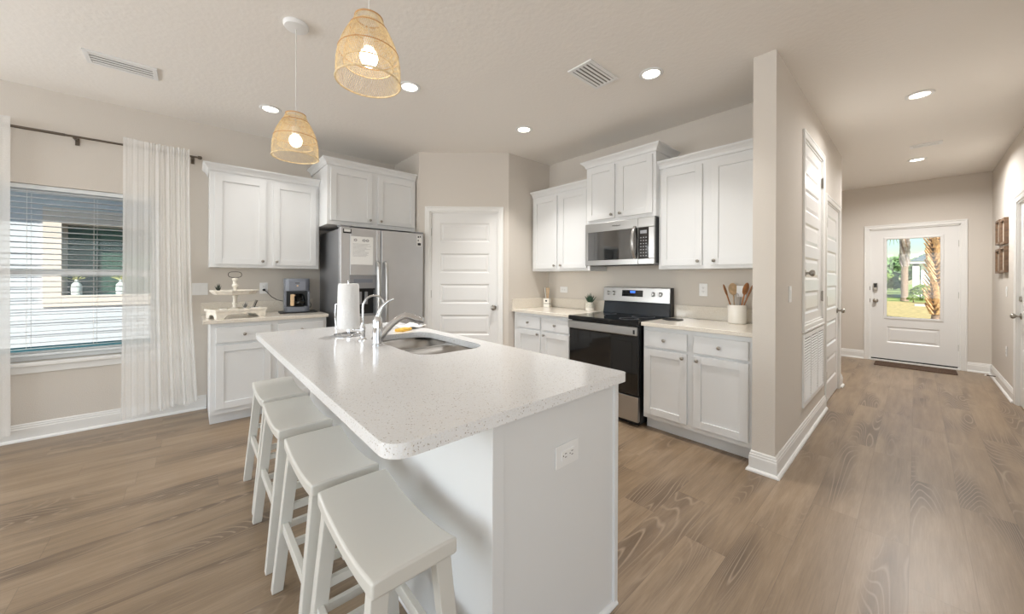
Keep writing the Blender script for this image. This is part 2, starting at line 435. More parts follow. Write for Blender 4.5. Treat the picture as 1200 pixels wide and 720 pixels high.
# baseboards
BB = [(0, .001), (.030, .001), (.028, .012), (.020, .02), (.0145, .022), (.0145, .094), (.0115, .100), (.0115, .112), (.008, .116), (.008, .125), (.0045, .133), (0, .133)]
def baseboard(name, path): return struct(name, MB().sweep(path, BB), TRIM, bevel=0)
baseboard('baseboard_left', [(XL, -4.4), (XL, .118)])
baseboard('baseboard_pillar', [(XP2, YP + .09), (XP2, YP), (XP, YP), (XP, 4.69)])
baseboard('baseboard_hall_end', [(XP, 5.722), (XP, YE), (XP - .4, YE)])
baseboard('baseboard_front_left', [(-1.9, YH), (-.557, YH)])
baseboard('baseboard_front_right', [(.482, YH), (XR, YH), (XR, 6.374)])
baseboard('baseboard_right', [(XR, 5.33), (XR, 2.6)])
for p, q in ((PA + (PB - PA) * .0, PA + (PB - PA) * (.068 / PLEN)), (PA + (PB - PA) * (.998 / PLEN), PB)):
    baseboard('baseboard_pantry', [tuple(p), tuple(q)])

# ---------------------------------------------------------------- doors
def trimloop(mb, x0, x1, z0, z1, prof, closed=True):
    """profile (out, y) carried round an opening with mitred corners; open at the floor unless closed"""
    cs = [(x0, z0, -1, -1), (x0, z1, -1, 1), (x1, z1, 1, 1), (x1, z0, 1, -1)]
    rings = []
    for k, (x, z, sx_, sz_) in enumerate(cs):
        lo = (not closed) and k in (0, 3)
        rings.append([mb.bm.verts.new(mb.M @ Vector((x + sx_ * o, y, z if lo else z + sz_ * o))) for o, y in prof])
    n = len(prof)
    for i in range(4 if closed else 3):
        a, b = rings[i], rings[(i + 1) % 4]
        for j in range(n): mb.bm.faces.new((a[j], a[(j + 1) % n], b[(j + 1) % n], b[j]))
    if not closed: mb.bm.faces.new(rings[0]); mb.bm.faces.new(rings[3][::-1])
    return mb
def casing(mb, x0, x1, z0, z1, wd=.058, bottom=False, th=.016):
    return trimloop(mb, x0, x1, z0, z1, [(0, 0), (0, -th * .55), (.006, -th * .68), (wd - .018, -th * .72), (wd - .014, -th), (wd, -th), (wd, 0)], bottom)
def rframe(mb, x0, x1, z0, z1, wd, y0, y1):
    return trimloop(mb, x0 + wd, x1 - wd, z0 + wd, z1 - wd, [(0, y1), (0, y0), (wd, y0), (wd, y1)])
def jamb(mb, x0, x1, z0, z1, depth, bottom=False):
    mb.box(x0, x0 + .014, 0, depth, z0, z1); mb.box(x1 - .014, x1, 0, depth, z0, z1); mb.box(x0, x1, 0, depth, z1 - .014, z1)
    if bottom: mb.box(x0, x1, 0, depth, z0, z0 + .014)
    return mb
def slab(mb, x0, x1, z0, z1, yf, panels, th=.035, rec=.009, raised=True):
    """door leaf, front face at y=yf; panels (xa, xb, za, zb) recessed with a raised field; None skips = glass opening"""
    zs = sorted(panels, key=lambda p: p[2])
    xa, xb = zs[0][0], zs[0][1]
    mb.box(x0, xa, yf, yf + th, z0, z1); mb.box(xb, x1, yf, yf + th, z0, z1)
    z = z0
    for p in zs:
        mb.box(xa, xb, yf, yf + th, z, p[2]); z = p[3]
        if len(p) == 5: continue
        mb.box(xa, xb, yf + rec, yf + th, p[2], p[3])
        # sloping moulding round the sunk field, then the raised field
        i = .014
        for (a, b) in (((xa, p[2]), (xb, p[2])), ((xb, p[2]), (xb, p[3])), ((xb, p[3]), (xa, p[3])), ((xa, p[3]), (xa, p[2]))):
            pass
        v = [(xa, yf, p[2]), (xb, yf, p[2]), (xb, yf, p[3]), (xa, yf, p[3]), (xa + i, yf + rec, p[2] + i), (xb - i, yf + rec, p[2] + i), (xb - i, yf + rec, p[3] - i), (xa + i, yf + rec, p[3] - i)]
        mb._add(v, [(0, 1, 5, 4), (1, 2, 6, 5), (2, 3, 7, 6), (3, 0, 4, 7)])
        if raised: mb.frustum(xa + i + .008, xb - i - .008, p[2] + i + .008, p[3] - i - .008, yf + rec - .0002, yf + .002, .022)
    mb.box(xa, xb, yf, yf + th, z, z1)
    return mb
def knob_mb(x, z, y):
    return MB().lathe([(.032, 0), (.032, -.004), (.026, -.010), (.012, -.013), (.010, -.030), (.018, -.036), (.026, -.045), (.028, -.055), (.024, -.064), (.012, -.069), (0.001, -.070)], (x, y, z), 24, 'y')
def hinges(par, x, zs, y):
    for z in zs:
        MB().box(x - .012, x + .014, y - .002, y + .004, z - .045, z + .045).lathe([(.006, -.05), (.006, .05)], (x, y - .006, z), 10).build('hinge', NICK, par)
def strike(par, x, z, y):
    MB().box(x, x + .012, y - .003, y + .02, z - .03, z + .03).build('strike_plate', NICK, par)

# pantry door (door_1)
d = struct_root('door_1', (PA.x, PA.y, 0), PANG)
casing(MB(), DS0, DS1, 0, DZ).build('casing', TRIM, d, .002)
jamb(MB(), DS0, DS1, 0, DZ, .1).build('door_jamb', TRIM, d)
lf = slab(MB(), DS0 + .006, DS1 - .006, .012, DZ - .008, .022, [(.245, .832, a, b) for a, b in ((.225, .462), (.597, .838), (.972, 1.206), (1.336, 1.568), (1.704, 1.93))]).build('door_leaf', DOORP, d)
knob_mb(.882, .925, .022).build('door_knob', NICK, lf, smooth=True)
hinges(lf, DS0 + .004, (.32, 1.085, 1.82), .012)
strike(d, DS1 - .004, .925, .0)
# hidden back of the pantry so it is a closed room
# small high access door (door_2), above the return-air grille
def hall(y): return y - YP
d = struct_root('door_2', (XP, YP, 0), PI / 2)
a, b = hall(3.62) + .055, hall(4.585) - .055
casing(MB(), a, b, .905, 2.42, .055, True).build('casing', TRIM, d, .002)
jamb(MB(), a, b, .905, 2.42, .1, True).build('door_jamb', TRIM, d)
pn = []
zz = .99
for k in range(5):
    pn.append((a + .12, b - .12, zz, zz + .19)); zz += .285
lf = slab(MB(), a + .006, b - .006, .913, 2.412, .008, pn).build('door_leaf', DOORP, d)
knob_mb(a + .075, 1.33, .008).build('door_knob', NICK, lf, smooth=True)
hinges(lf, b - .01, (1.12, 2.2), .0)
# full height hall closet door (door_3)
d = struct_root('door_3', (XP, YP, 0), PI / 2)
a, b = hall(4.69) + .055, hall(5.72) - .055
casing(MB(), a, b, 0, 2.075, .055).build('casing', TRIM, d, .002)
jamb(MB(), a, b, 0, 2.075, .1).build('door_jamb', TRIM, d)
lf = slab(MB(), a + .006, b - .006, .012, 2.068, .008, [(a + .12, b - .12, p, q) for p, q in ((.2, .46), (.58, .84), (.96, 1.21), (1.33, 1.58), (1.70, 1.95))]).build('door_leaf', DOORP, d)
knob_mb(b - .075, .92, .008).build('door_knob', NICK, lf, smooth=True)
hinges(lf, a + .01, (.3, 1.06, 1.85), .0)
# front door (door_4)
d = struct_root('door_4', (0, YH, 0), 0)
a, b = -.495, .42
casing(MB(), a, b, 0, 2.075, .062, th=.018).build('casing', TRIM, d, .002)
jamb(MB(), a, b, 0, 2.075, .14).build('door_jamb', TRIM, d)
MB().box(a, b, -.03, .14, 0, .022).build('threshold', TRIM, d, .003)
MB().box(a + .02, b - .02, .012, .03, .022, .04).build('door_sweep', BLACK, d)
mb = slab(MB(), a + .006, b - .006, .036, 2.067, .02, [(-.303, .235, .30, .545), (-.303, .235, .70, 1.905, 0)], th=.044)
lf = mb.build('door_leaf', DOORP, d)
g = trimloop(MB(), -.303, .235, .70, 1.905, [(0, .036), (0, .012), (.010, .008), (.030, .010), (.036, .0195), (.036, .022)])
g.build('glazing_frame', DOORP, lf)
MB().box(-.303, .235, .040, .046, .70, 1.905).build('glass_pane', GLASS, lf)
kp = MB().box(-.452, -.405, -.012, .02, 1.10, 1.225).build('keypad_lock', NICK, lf, .004)
MB().box(-.446, -.411, -.0135, -.011, 1.155, 1.218).build('keypad', BLACK, kp)
MB().box(-.436, -.421, -.03, -.012, 1.112, 1.135).build('thumb_turn', NICK, kp, .003)
knob_mb(-.428, .945, .02).build('door_knob', NICK, lf, smooth=True)
hinges(lf, b - .006, (.31, 1.06, 1.80), .012)
strike(d, a - .002, 1.14, -.002); strike(d, a - .002, .945, -.002)
# door in the hall's right wall (door_5)
d = struct_root('door_5', (XR, YH, 0), -PI / 2)
a, b = YH - 6.31, YH - 5.40
casing(MB(), a, b, 0, 2.075, .062).build('casing', TRIM, d, .002)
jamb(MB(), a, b, 0, 2.075, .1).build('door_jamb', TRIM, d)
lf = slab(MB(), a + .006, b - .006, .012, 2.067, .02, [(a + .12, b - .12, p, q) for p, q in ((.2, .46), (.58, .84), (.96, 1.21), (1.33, 1.58), (1.70, 1.95))]).build('door_leaf', DOORP, d)
knob_mb(a + .07, .915, .02).build('door_knob', NICK, lf, smooth=True)
MB().lathe([(.028, 0), (.028, -.012), (.02, -.016), (.004, -.016)], (a + .07, .02, 1.09), 20, 'y').build('deadbolt', NICK, lf, smooth=True)

# ---------------------------------------------------------------- dining window
wn = struct_root('window_1', (XL, 0, 0), PI / 2)        # local x = world y, local +y into the wall
fx0, fx1 = WY0, WY1
rframe(MB(), fx0 + .001, fx1 - .001, WZ0 + .001, WZ1 - .001, .03, .075, .14).build('window_frame', PLAST, wn, .002)
zm = 1.318
def sash(name, x0, x1, z0, z1, w, wb, wt, y0, y1):
    m = MB().box(x0, x0 + w, y0, y1, z0, z1).box(x1 - w, x1, y0, y1, z0, z1).box(x0 + w, x1 - w, y0 + .001, y1 - .001, z0, z0 + wb).box(x0 + w, x1 - w, y0 + .001, y1 - .001, z1 - wt, z1)
    o = m.build(name, PLAST, wn, .001)
    MB().box(x0 + w, x1 - w, (y0 + y1) / 2 - .002, (y0 + y1) / 2 + .002, z0 + wb, z1 - wt).build('glass_pane', GLASSW, o)
sash('lower_sash', fx0 + .031, fx1 - .031, WZ0 + .031, zm + .02, .03, .042, .05, .078, .104)
sash('upper_sash', fx0 + .031, fx1 - .031, zm - .012, WZ1 - .031, .025, .032, .025, .108, .134)
MB().box(fx0 - .05, fx1 + .05, -.045, -.0005, WZ0 - .028, WZ0 + .002).build('window_sill', TRIM, wn, .006)
MB().box(fx0 - .03, fx1 + .03, -.014, -.0005, WZ0 - .085, WZ0 - .0285).build('window_apron', TRIM, wn, .003)
# horizontal blind hanging in the opening
bl = thing('window_blind', 'white horizontal slatted blind lowered over the dining window, slats open', 'window blind', (XL, 0, WZ1), PI / 2)
MB().box(fx0 + .005, fx1 - .005, .018, .06, -.036, -.002).build('head_rail', SLAT, bl, .003)
nsl = 29
for i in range(nsl):
    z = -.058 - i * .0442
    s = MB().grid(lambda u, v: (fx0 + .008 + u * (fx1 - fx0 - .016), .018 + v * .036, z + .004 * math.sin(v * PI) - .003 * v), 1, 5)
    o = s.build('slat', SLAT, bl, smooth=True)
    md = o.modifiers.new('thickness', 'SOLIDIFY'); md.thickness = .002
MB().box(fx0 + .008, fx1 - .008, .014, .06, -.058 - nsl * .0442 - .012, -.058 - nsl * .0442 + .006).build('bottom_rail', SLAT, bl, .003)
for x in (-.955, -.61, -.30):
    MB().tube([(x, .012, -.03), (x, .012, -1.29)], .0012, 5).tube([(x + .012, .062, -.03), (x + .012, .062, -1.29)], .0012, 5).build('ladder_cord', CORDM, bl)

# curtain rod and sheers
YROD = -.085
rd = thing('curtain_rod', 'slim dark metal curtain rod above the dining window', 'curtain rod', (XL, 0, 2.405), PI / 2)
MB().tube([(-1.75, YROD, 0), (.055, YROD, 0)], .0085, 12).tube([(-1.75, YROD, 0), (-.75, YROD, 0)], .0105, 12).build('rod', ROD, rd, smooth=True)
for x in (-1.76, .058): MB().lathe([(.004, -.014), (.015, -.012), (.016, .012), (.008, .018), (.001, .019)], (x, YROD, 0), 14, 'x').build('finial', ROD, rd, smooth=True)
for x in (-.70, -1.72, .01):
    MB().box(x - .012, x + .012, -.006, 0, -.05, .01).box(x - .007, x + .007, YROD - .012, -.004, -.022, -.012).box(x - .01, x + .01, YROD - .014, YROD + .014, -.02, -.009).build('bracket', ROD, rd, .001)

def curtain(name, label, x0t, x1t, x0b, x1b, zb0, zb1, flat, seed):
    """flat: share of the width, from the window-side edge, that hangs as a single smooth layer"""
    rnd = random.Random(seed)
    waves = [(rnd.uniform(5, 9), .5), (rnd.uniform(12, 17), .32), (rnd.uniform(22, 30), .16)]
    ph = [rnd.uniform(0, 6.28) for _ in range(8)]
    H0 = 2.455
    def fn(u, v):           # u across from the window-side edge, v down
        e = v ** 2.0
        x = (x0t + (x1t - x0t) * u) * (1 - e) + (x0b + (x1b - x0b) * u) * e
        g = 1 / (1 + math.exp(-(u - flat) * 26))          # gathered part
        y = 0
        for k, (fq, am) in enumerate(waves):
            y += am * math.sin(u * fq * 2 * PI + ph[k] + .9 * math.sin(v * (1.2 + k * .5) + ph[k + 3]))
        amp = (.003 + .013 * g) * (.55 + .7 * v)
        x += .006 * g * math.sin(u * 40 + ph[2]) * v
        ytop = .004 * g * math.sin(u * 150) * math.exp(-v * 16)
        yy = YROD - .030 - amp * y + ytop + .012 * v
        zb = zb0 + (zb1 - zb0) * u + .012 * g * math.sin(u * 19 + ph[0])
        ztop = H0 + .012 * (1 - u * 3 if u < .33 else 0) + .006 * g * math.sin(u * 66 + ph[5])
        return (x, yy, ztop + (zb - ztop) * v)
    o = MB().grid(fn, 220, 60).build(name, SHEER, None, smooth=True)
    o.location = (XL, 0, 0); o.rotation_euler = (0, 0, PI / 2)
    tag(o, label, 'curtain')
    return o
curtain('sheer_curtain', 'full white sheer curtain hanging between the window and the kitchen cabinets', -.432, -.01, -.440, .058, .055, .110, .40, 4)
curtain('sheer_curtain', 'white sheer curtain on the window side farther from the kitchen cabinets', -1.005, -1.62, -1.0, -1.66, .085, .055, .30, 9)
# ---------------------------------------------------------------- cabinets (local: x along, front at y=0 facing -y, z up)
def shaker(par, name, x0, x1, z0, z1, yf=-.019, knob=None, fr=.056):
    mb = MB(); th = .019
    mb.box(x0, x0 + fr, yf, yf + th, z0, z1).box(x1 - fr, x1, yf, yf + th, z0, z1)
    mb.box(x0 + fr, x1 - fr, yf, yf + th, z0, z0 + fr).box(x0 + fr, x1 - fr, yf, yf + th, z1 - fr, z1)
    mb.box(x0 + fr, x1 - fr, yf + .010, yf + th - .002, z0 + fr, z1 - fr)
    o = mb.build(name, CAB, par, .0016)
    if knob: cab_knob(o, knob[0], yf, knob[1])
    return o
def cab_knob(par, x, y, z):
    MB().lathe([(.007, 0), (.006, -.012), (.010, -.015), (.0135, -.019), (.0135, -.024), (.010, -.028), (.001, -.030)], (x, y, z), 18, 'y').build('cabinet_knob', NICK, par, smooth=True)
def drawer(par, x0, x1, z0, z1, yf=-.019):
    o = MB().box(x0, x1, yf, 0 - .0005, z0, z1).build('drawer_front', CAB, par, .004)
    cab_knob(o, (x0 + x1) / 2, yf, (z0 + z1) / 2); return o
CROWN = [(0, 0), (.008, 0), (.012, .008), (.016, .022), (.030, .040), (.044, .050), (.050, .056), (.050, .066), (0, .066)]
def crown(par, path, z):
    return MB().sweep(path, [(a, z + b) for a, b in CROWN]).build('crown_moulding', CAB, par)

def upper(label, loc, rot, W_, depth, z0, z1, doors, crown_sides=(True, True), dz=(.03, .03)):
    t = thing('wall_cabinet', label, 'kitchen cabinet', (loc[0], loc[1], z0), rot)
    H_ = z1 - z0
    MB().box(0, W_, .001, depth, 0.0, H_).build('cabinet_body', CAB, t, .0015)
    for (a, b, side) in doors:
        kx = b - .028 if side > 0 else a + .028
        shaker(t, 'cabinet_door', a, b, dz[0], H_ - dz[1], knob=(kx, dz[0] + .035))
    p = []
    if crown_sides[0]: p.append((0, depth))
    p += [(0, 0), (W_, 0)]
    if crown_sides[1]: p.append((W_, depth))
    # the front faces -y: travelling +x has its right side at -y
    crown(t, p, H_)
    return t
# beside the fridge, above coffee corner
upper('tall-door white wall cabinet above the tiered tray and coffee maker', (XL + .32, .127), PI / 2, .90, .319, 1.367, 2.25,
      [(.033, .425, 1), (.485, .872, -1)], (True, False))
upper('deep white two-door cabinet set high above the refrigerator', (XL + .62, 1.03), PI / 2, .968, .619, 1.822, 2.43,
      [(.03, .452, 1), (.515, .955, -1)], (True, False), (.042, .03))
upper('white two-door wall cabinet between the pantry corner and the microwave', (-3.2, 3.199), 0, .868, .319, 1.362, 2.275,
      [(.03, .41, 1), (.452, .835, -1)], (False, False))
upper('short raised white cabinet directly above the microwave', (-2.33, 3.135), 0, .762, .383, 1.848, 2.438,
      [(.022, .345, 1), (.385, .735, -1)], (True, True), (.032, .022))
upper('white two-door wall cabinet between the microwave and the hall partition', (-1.568, 3.199), 0, .838, .319, 1.364, 2.275,
      [(.025, .378, 1), (.447, .812, -1)], (False, False))

def lower(label, loc, rot, W_, depth, units, toe=.1):
    t = thing('base_cabinet', label, 'kitchen cabinet', (loc[0], loc[1], 0), rot)
    MB().box(0, W_, .001, depth, toe, .878).box(0.0, W_, .075, depth, .001, toe + .001).build('cabinet_body', CAB, t, .0015)
    MB().box(0.0, W_, .066, .0749, .001, toe - .003).build('toe_kick', CAB, t)
    for (a, b, side) in units:
        drawer(t, a, b, .708, .842)
        kx = b - .03 if side > 0 else a + .03
        shaker(t, 'cabinet_door', a, b, .14, .688, knob=(kx, .655))
    return t
lower('white base cabinet with drawers beneath the coffee maker', (XL + .61, .125), PI / 2, .905, .609, [(.036, .432, 1), (.485, .876, -1)], .095)
lower('white base cabinet in the corner between pantry wall and oven', (-3.205, 2.9), 0, .872, .618, [(.07, .44, 1), (.475, .85, -1)])
lower('white base cabinet between oven and hall partition', (-1.552, 2.9), 0, .820, .618, [(.012, .366, 1), (.415, .782, -1)])

def worktop(label, x0, x1, y0, y1, mt, splashes=(), loc=(0, 0, 0)):
    t = thing('countertop', label, 'countertop', ((x0 + x1) / 2, (y0 + y1) / 2, .879))
    cx, cy = t.location.x, t.location.y
    MB().box(x0 - cx, x1 - cx, y0 - cy, y1 - cy, 0, .031).build('slab', mt, t, .003)
    for q in splashes:
        MB().box(q[0] - cx, q[1] - cx, q[2] - cy, q[3] - cy, .0312, .031 + .118).build('backsplash', mt, t, .002)
    return t
worktop('warm-tinted white quartz countertop under the coffee maker and white trays', XL + .001, -3.95, .075, 1.042, QC, [(XL + .001, XL + .02, .075, 1.042)])
worktop('warm-tinted white quartz countertop with the small potted succulent on it', -3.216, -2.325, 2.862, 3.518, QC, [(-3.216, -2.325, 3.498, 3.518), (-3.216, -3.197, 2.87, 3.4979)])
worktop('warm-tinted white quartz countertop holding the utensil crock beside the range', -1.558, -.731, 2.862, 3.518, QC, [(-1.558, -.731, 3.498, 3.518), (-.7509, -.731, 2.90, 3.4979)])

# ---------------------------------------------------------------- island
IX0, IX1, IY0, IY1 = -2.893, -.757, .319, 1.288
t = thing('kitchen_island', 'white panelled kitchen island under the speckled quartz top', 'kitchen island', (-1.83, .95, 0))
ox, oy = -1.83, .95
bx0, bx1, by0, by1 = -2.862, -.795, .635, 1.255
MB().box(bx0 - ox, bx1 - ox, by0 - oy, by1 - oy, .001, .70).box(bx0 - ox, -2.33 - ox, by0 - oy, by1 - oy, .70, .8745).box(-1.47 - ox, bx1 - ox, by0 - oy, by1 - oy, .70, .8745).box(-2.33 - ox, -1.47 - ox, by0 - oy, .70 - oy, .70, .8745).box(-2.33 - ox, -1.47 - ox, 1.222 - oy, by1 - oy, .70, .8745).build('island_body', CAB, t)
e = MB().box(bx1 - ox, bx1 + .006 - ox, by0 - oy, by1 - oy, .001, .8745)
e.box(bx1 - ox, bx1 + .012 - ox, by0 - .006 - oy, by0 + .038 - oy, .001, .8745)
e.build('end_panel', CAB, t, .002)
MB().box(bx1 - ox, bx1 + .016 - ox, by1 - .018 - oy, by1 + .006 - oy, .001, .8745).build('corner_trim', CAB, t, .003)
SHOE = [(0, .001), (.016, .001), (.0155, .008), (.011, .014), (.004, .018), (0, .018)]
MB().sweep([(bx0 - ox, by0 - oy), (bx1 + .006 - ox, by0 - oy), (bx1 + .006 - ox, by1 - oy)][::1], SHOE).build('shoe_moulding', CAB, t)
# doors on the range side
for k in range(4):
    x0 = ox - bx1 + .03 + k * .5
    pass
# outlet on the island end
def outlet(label, loc, rot, horizontal=False, kind='duplex', name='wall_outlet', cat='outlet'):
    o = thing(name, label, cat, loc, rot)
    wd, hd = (.118, .075) if horizontal else (.072, .116)
    if kind == 'switch2': wd, hd = .117, .117
    p = MB().box(-wd / 2, wd / 2, -.005, -.0005, -hd / 2, hd / 2).build('cover_plate', PLAST, o, .002)
    if kind in ('duplex', 'decora'):
        a, b = (.033, .0165) if not horizontal else (.033, .0165)
        if horizontal: MB().box(-.033, .033, -.0075, -.005, -.0165, .0165).build('receptacle', PLAST, o, .001)
        else: MB().box(-.0165, .0165, -.0075, -.005, -.033, .033).build('receptacle', PLAST, o, .001)
        s = MB()
        for k in (-1, 1):
            for dx, dz in ((-.006, .004), (.006, .004)):
                if horizontal: s.box(k * .017 + dz - .0045, k * .017 + dz + .0045, -.0079, -.0074, dx - .001, dx + .001)
                else: s.box(dx - .001, dx + .001, -.0079, -.0074, k * .017 + dz - .0045, k * .017 + dz + .0045)
            if horizontal: s.box(k * .017 - .0095, k * .017 - .006, -.0079, -.0074, -.002, .002)
            else: s.box(-.002, .002, -.0079, -.0074, k * .017 - .0095, k * .017 - .006)
        s.build('socket_slot', INKD, o)
    else:
        for dx in ((-.023, .023) if kind == 'switch2' else (0,)):
            MB().box(dx - .016, dx + .016, -.008, -.0045, -.032, .032).build('rocker', PLAST, o, .002)
    return o
outlet('white double outlet mounted sideways on the island end panel', (bx1 + .0066, .955, .685), PI / 2, True)
outlet('white outlet behind the coffee maker, with a black plug in it', (XL, .577, 1.16), PI / 2)
outlet('white double rocker switch on the wall near the sheer curtain', (XL, .067, 1.16), PI / 2, kind='switch2', name='light_switch', cat='light switch')
outlet('white outlet above the countertop between range and utensil crock', (-1.30, YR, 1.178), 0)
outlet('white sideways outlet above the small potted succulent', (-2.96, YR, 1.135), 0, True)
outlet('white single rocker switch on the hall face of the partition', (XP, 3.2, 1.172), PI / 2, kind='switch', name='light_switch', cat='light switch')
outlet('white rocker switch at the far end of the partition by the closet door', (XP, 5.80, 1.15), PI / 2, kind='switch', name='light_switch', cat='light switch')
outlet('white rocker switch below the framed pictures', (XR, 6.92, 1.15), -PI / 2, kind='switch', name='light_switch', cat='light switch')
outlet('white outlet low on the wall beneath the framed pictures', (XR, 6.91, .47), -PI / 2)

# island worktop with the sink opening cut out
def rounded(x0, x1, y0, y1, r, n=8):
    rs = r if isinstance(r, (list, tuple)) else [r] * 4
    pts = []
    for (cx, cy, a0), rr in zip((((x1), (y1), 0), ((x0), (y1), 90), ((x0), (y0), 180), ((x1), (y0), 270)), rs):
        sx = -1 if cx == x1 else 1; sy = -1 if cy == y1 else 1
        for i in range(n + 1):
            a = math.radians(a0 + 90 * i / n)
            pts.append((cx + sx * rr + rr * math.cos(a), cy + sy * rr + rr * math.sin(a)))
    return pts
SX0, SX1, SY0, SY1 = -2.262, -1.538, .806, 1.205
def plate_with_holes(outer, holes, z0, z1):
    bm = bmesh.new()
    es = []
    for lp in [outer] + holes:
        vs = [bm.verts.new((x, y, z1)) for x, y in lp]
        es += [bm.edges.new((vs[i], vs[(i + 1) % len(vs)])) for i in range(len(vs))]
    bmesh.ops.triangle_fill(bm, use_beauty=True, edges=es)
    top = list(bm.faces)
    r = bmesh.ops.extrude_face_region(bm, geom=top)
    bmesh.ops.translate(bm, verts=[v for v in r['geom'] if isinstance(v, bmesh.types.BMVert)], vec=(0, 0, z0 - z1))
    m = MB(); m.bm.free(); m.bm = bm; return m
t = thing('island_countertop', 'large glossy white speckled quartz slab topping the island', 'countertop', (ox, oy, .875))
R = lambda pts: [(x - ox, y - oy) for x, y in pts]
hole = rounded(SX0, SX1, SY0, SY1, .11)
plate_with_holes(R(rounded(IX0, IX1, IY0, IY1, (.02, .02, .02, .055))), [R(hole)], 0, .035).build('slab', QZ, t, .003)
# undermount double sink
t = thing('sink', 'double bowl stainless steel sink set into the island', 'sink', ((SX0 + SX1) / 2, (SY0 + SY1) / 2, .70))
sx, sy = (SX0 + SX1) / 2, (SY0 + SY1) / 2
def bowl(x0, x1, y0, y1, ztop, zbot, r, name):
    """open bowl: rounded walls, curved foot and flat bottom"""
    bm = bmesh.new(); loops = []
    for ins, z in ((0, ztop), (.004, zbot + .04), (.012, zbot + .015), (.03, zbot + .003), (.05, zbot)):
        loops.append([bm.verts.new((x - sx, y - sy, z - .70)) for x, y in rounded(x0 + ins, x1 - ins, y0 + ins, y1 - ins, max(.02, r - ins * .6), 6)])
    for a, b in zip(loops, loops[1:]):
        for i in range(len(a)): bm.faces.new((a[i], a[(i + 1) % len(a)], b[(i + 1) % len(a)], b[i]))
    bm.faces.new(loops[-1])
    m = MB(); m.bm.free(); m.bm = bm
    o = m.build(name, SINKM, t, smooth=True)
    md = o.modifiers.new('thickness', 'SOLIDIFY'); md.thickness = .0015; md.offset = 1
    cxx, cyy = (x0 + x1) / 2 - sx, (y0 + y1) / 2 - sy
    MB().lathe([(.045, 0), (.045, .003), (.034, .003), (.030, -.002), (.001, -.002)], (cxx, cyy, zbot - .70 + .0005), 24).build('drain', CHROME, o, smooth=True)
    return o
XD = -1.900
bowl(SX0 + .004, XD - .012, SY0 - .002, SY1 + .002, .872, .715, .09, 'large_bowl')
bowl(XD + .012, SX1 - .004, SY0 - .002, SY1 + .002, .872, .735, .09, 'small_bowl')
plate_with_holes([(x - sx, y - sy) for x, y in rounded(SX0 - .02, SX1 + .02, SY0 - .02, SY1 + .014, .10)],
                 [[(x - sx, y - sy) for x, y in rounded(SX0 + .004, XD - .012, SY0 - .002, SY1 + .002, .09, 6)],
                  [(x - sx, y - sy) for x, y in rounded(XD + .012, SX1 - .004, SY0 - .002, SY1 + .002, .09, 6)]], .1715, .174).build('rim', STEELR, t)

# main faucet
t = thing('kitchen_faucet', 'chrome single lever pull-out faucet in front of the sink', 'faucet', (-1.955, .762, .9105))
MB().lathe([(.030, 0), (.030, .006), (.026, .010), (.0255, .045), (.027, .09), (.026, .13), (.020, .152), (.008, .163), (.001, .165)], seg=28).build('faucet_body', CHROME, t, smooth=True)
sp = []; rr = []
for i in range(15):
    u = i / 14; sp.append((.0 + .02 * u, .0 + .20 * u, .030 + .125 * math.sin(min(1, u * 1.08) * PI * .52) - .022 * max(0, u - .72) / .28)); rr.append(.024 - .006 * math.sin(u * PI) + (.002 if u > .7 else 0))
MB().tube(sp, rr, 16).build('spout', CHROME, t, smooth=True)
MB().tube([(.0195, .19, .131), (.021, .214, .128), (.0215, .24, .120), (.022, .256, .112)], [.018, .0235, .025, .020], 16).tube([(.0215, .245, .118), (.022, .248, .092)], [.017, .0165], 16).build('spray_head', CHROME, t, smooth=True)
MB().tube([(0, 0, .145), (.004, .006, .18), (.010, .022, .212), (.018, .048, .236), (.026, .078, .250)], [.015, .012, .0095, .0075, .0065], 12).build('lever', CHROME, t, smooth=True)
# filtered water faucet
t = thing('filter_faucet', 'slim chrome gooseneck filter faucet beside the main faucet', 'faucet', (-2.16, .755, .9105))
MB().lathe([(.026, 0), (.026, .004), (.018, .009), (.012, .014), (.012, .04), (.016, .05), (.016, .075), (.011, .085), (.009, .10)], seg=20).build('faucet_base', CHROME, t, smooth=True)
g = [(0, 0, .09), (0, 0, .19)]
for i in range(13):
    a = PI - PI * i / 12 * .93; g.append((.012 * i / 12, .062 + .062 * math.cos(a), .195 + .066 * math.sin(a)))
MB().tube(g, .0062, 12).tube([g[-1], (g[-1][0], g[-1][1] + .004, g[-1][2] - .016)], .0078, 12).build('gooseneck', CHROME, t, smooth=True)
MB().tube([(0, -.012, .062), (-.01, -.045, .066)], .0055, 10).sphere((-.01, -.047, .066), .008).build('tap_lever', CHROME, t, smooth=True)

# paper towel on its stand
t = thing('paper_towel_stand', 'chrome wire stand holding the paper towel roll on the island', 'paper towel holder', (-2.41, .752, .9105))
ring = [(.078 * math.cos(2 * PI * i / 40), .078 * math.sin(2 * PI * i / 40), .0055) for i in range(40)]
MB().tube(ring, .0052, 8, True).tube([(-.078, 0, .0055), (.078, 0, .0055)], .004, 8).tube([(0, -.078, .0055), (0, .078, .0055)], .004, 8).tube([(.05 * math.cos(2 * PI * i / 30), .05 * math.sin(2 * PI * i / 30), .0085) for i in range(30)], .003, 6, True).build('base_ring', CHROME, t, smooth=True)
MB().tube([(0, 0, .006), (0, 0, .338)], .0042, 8).sphere((0, 0, .343), .009).tube([(.018, .0, .006), (.018, 0, .044)], .003, 6).tube([(-.018, .0, .006), (-.018, 0, .044)], .003, 6).tube([(.022 * math.cos(2 * PI * i / 20), .022 * math.sin(2 * PI * i / 20), .043) for i in range(20)], .003, 6, True).build('post', CHROME, t, smooth=True)
MB().tube([(-.055, -.055, .006), (-.062, -.062, .10), (-.060, -.06, .19), (-.056, -.056, .20)], .0035, 8).build('tension_arm', CHROME, t, smooth=True)
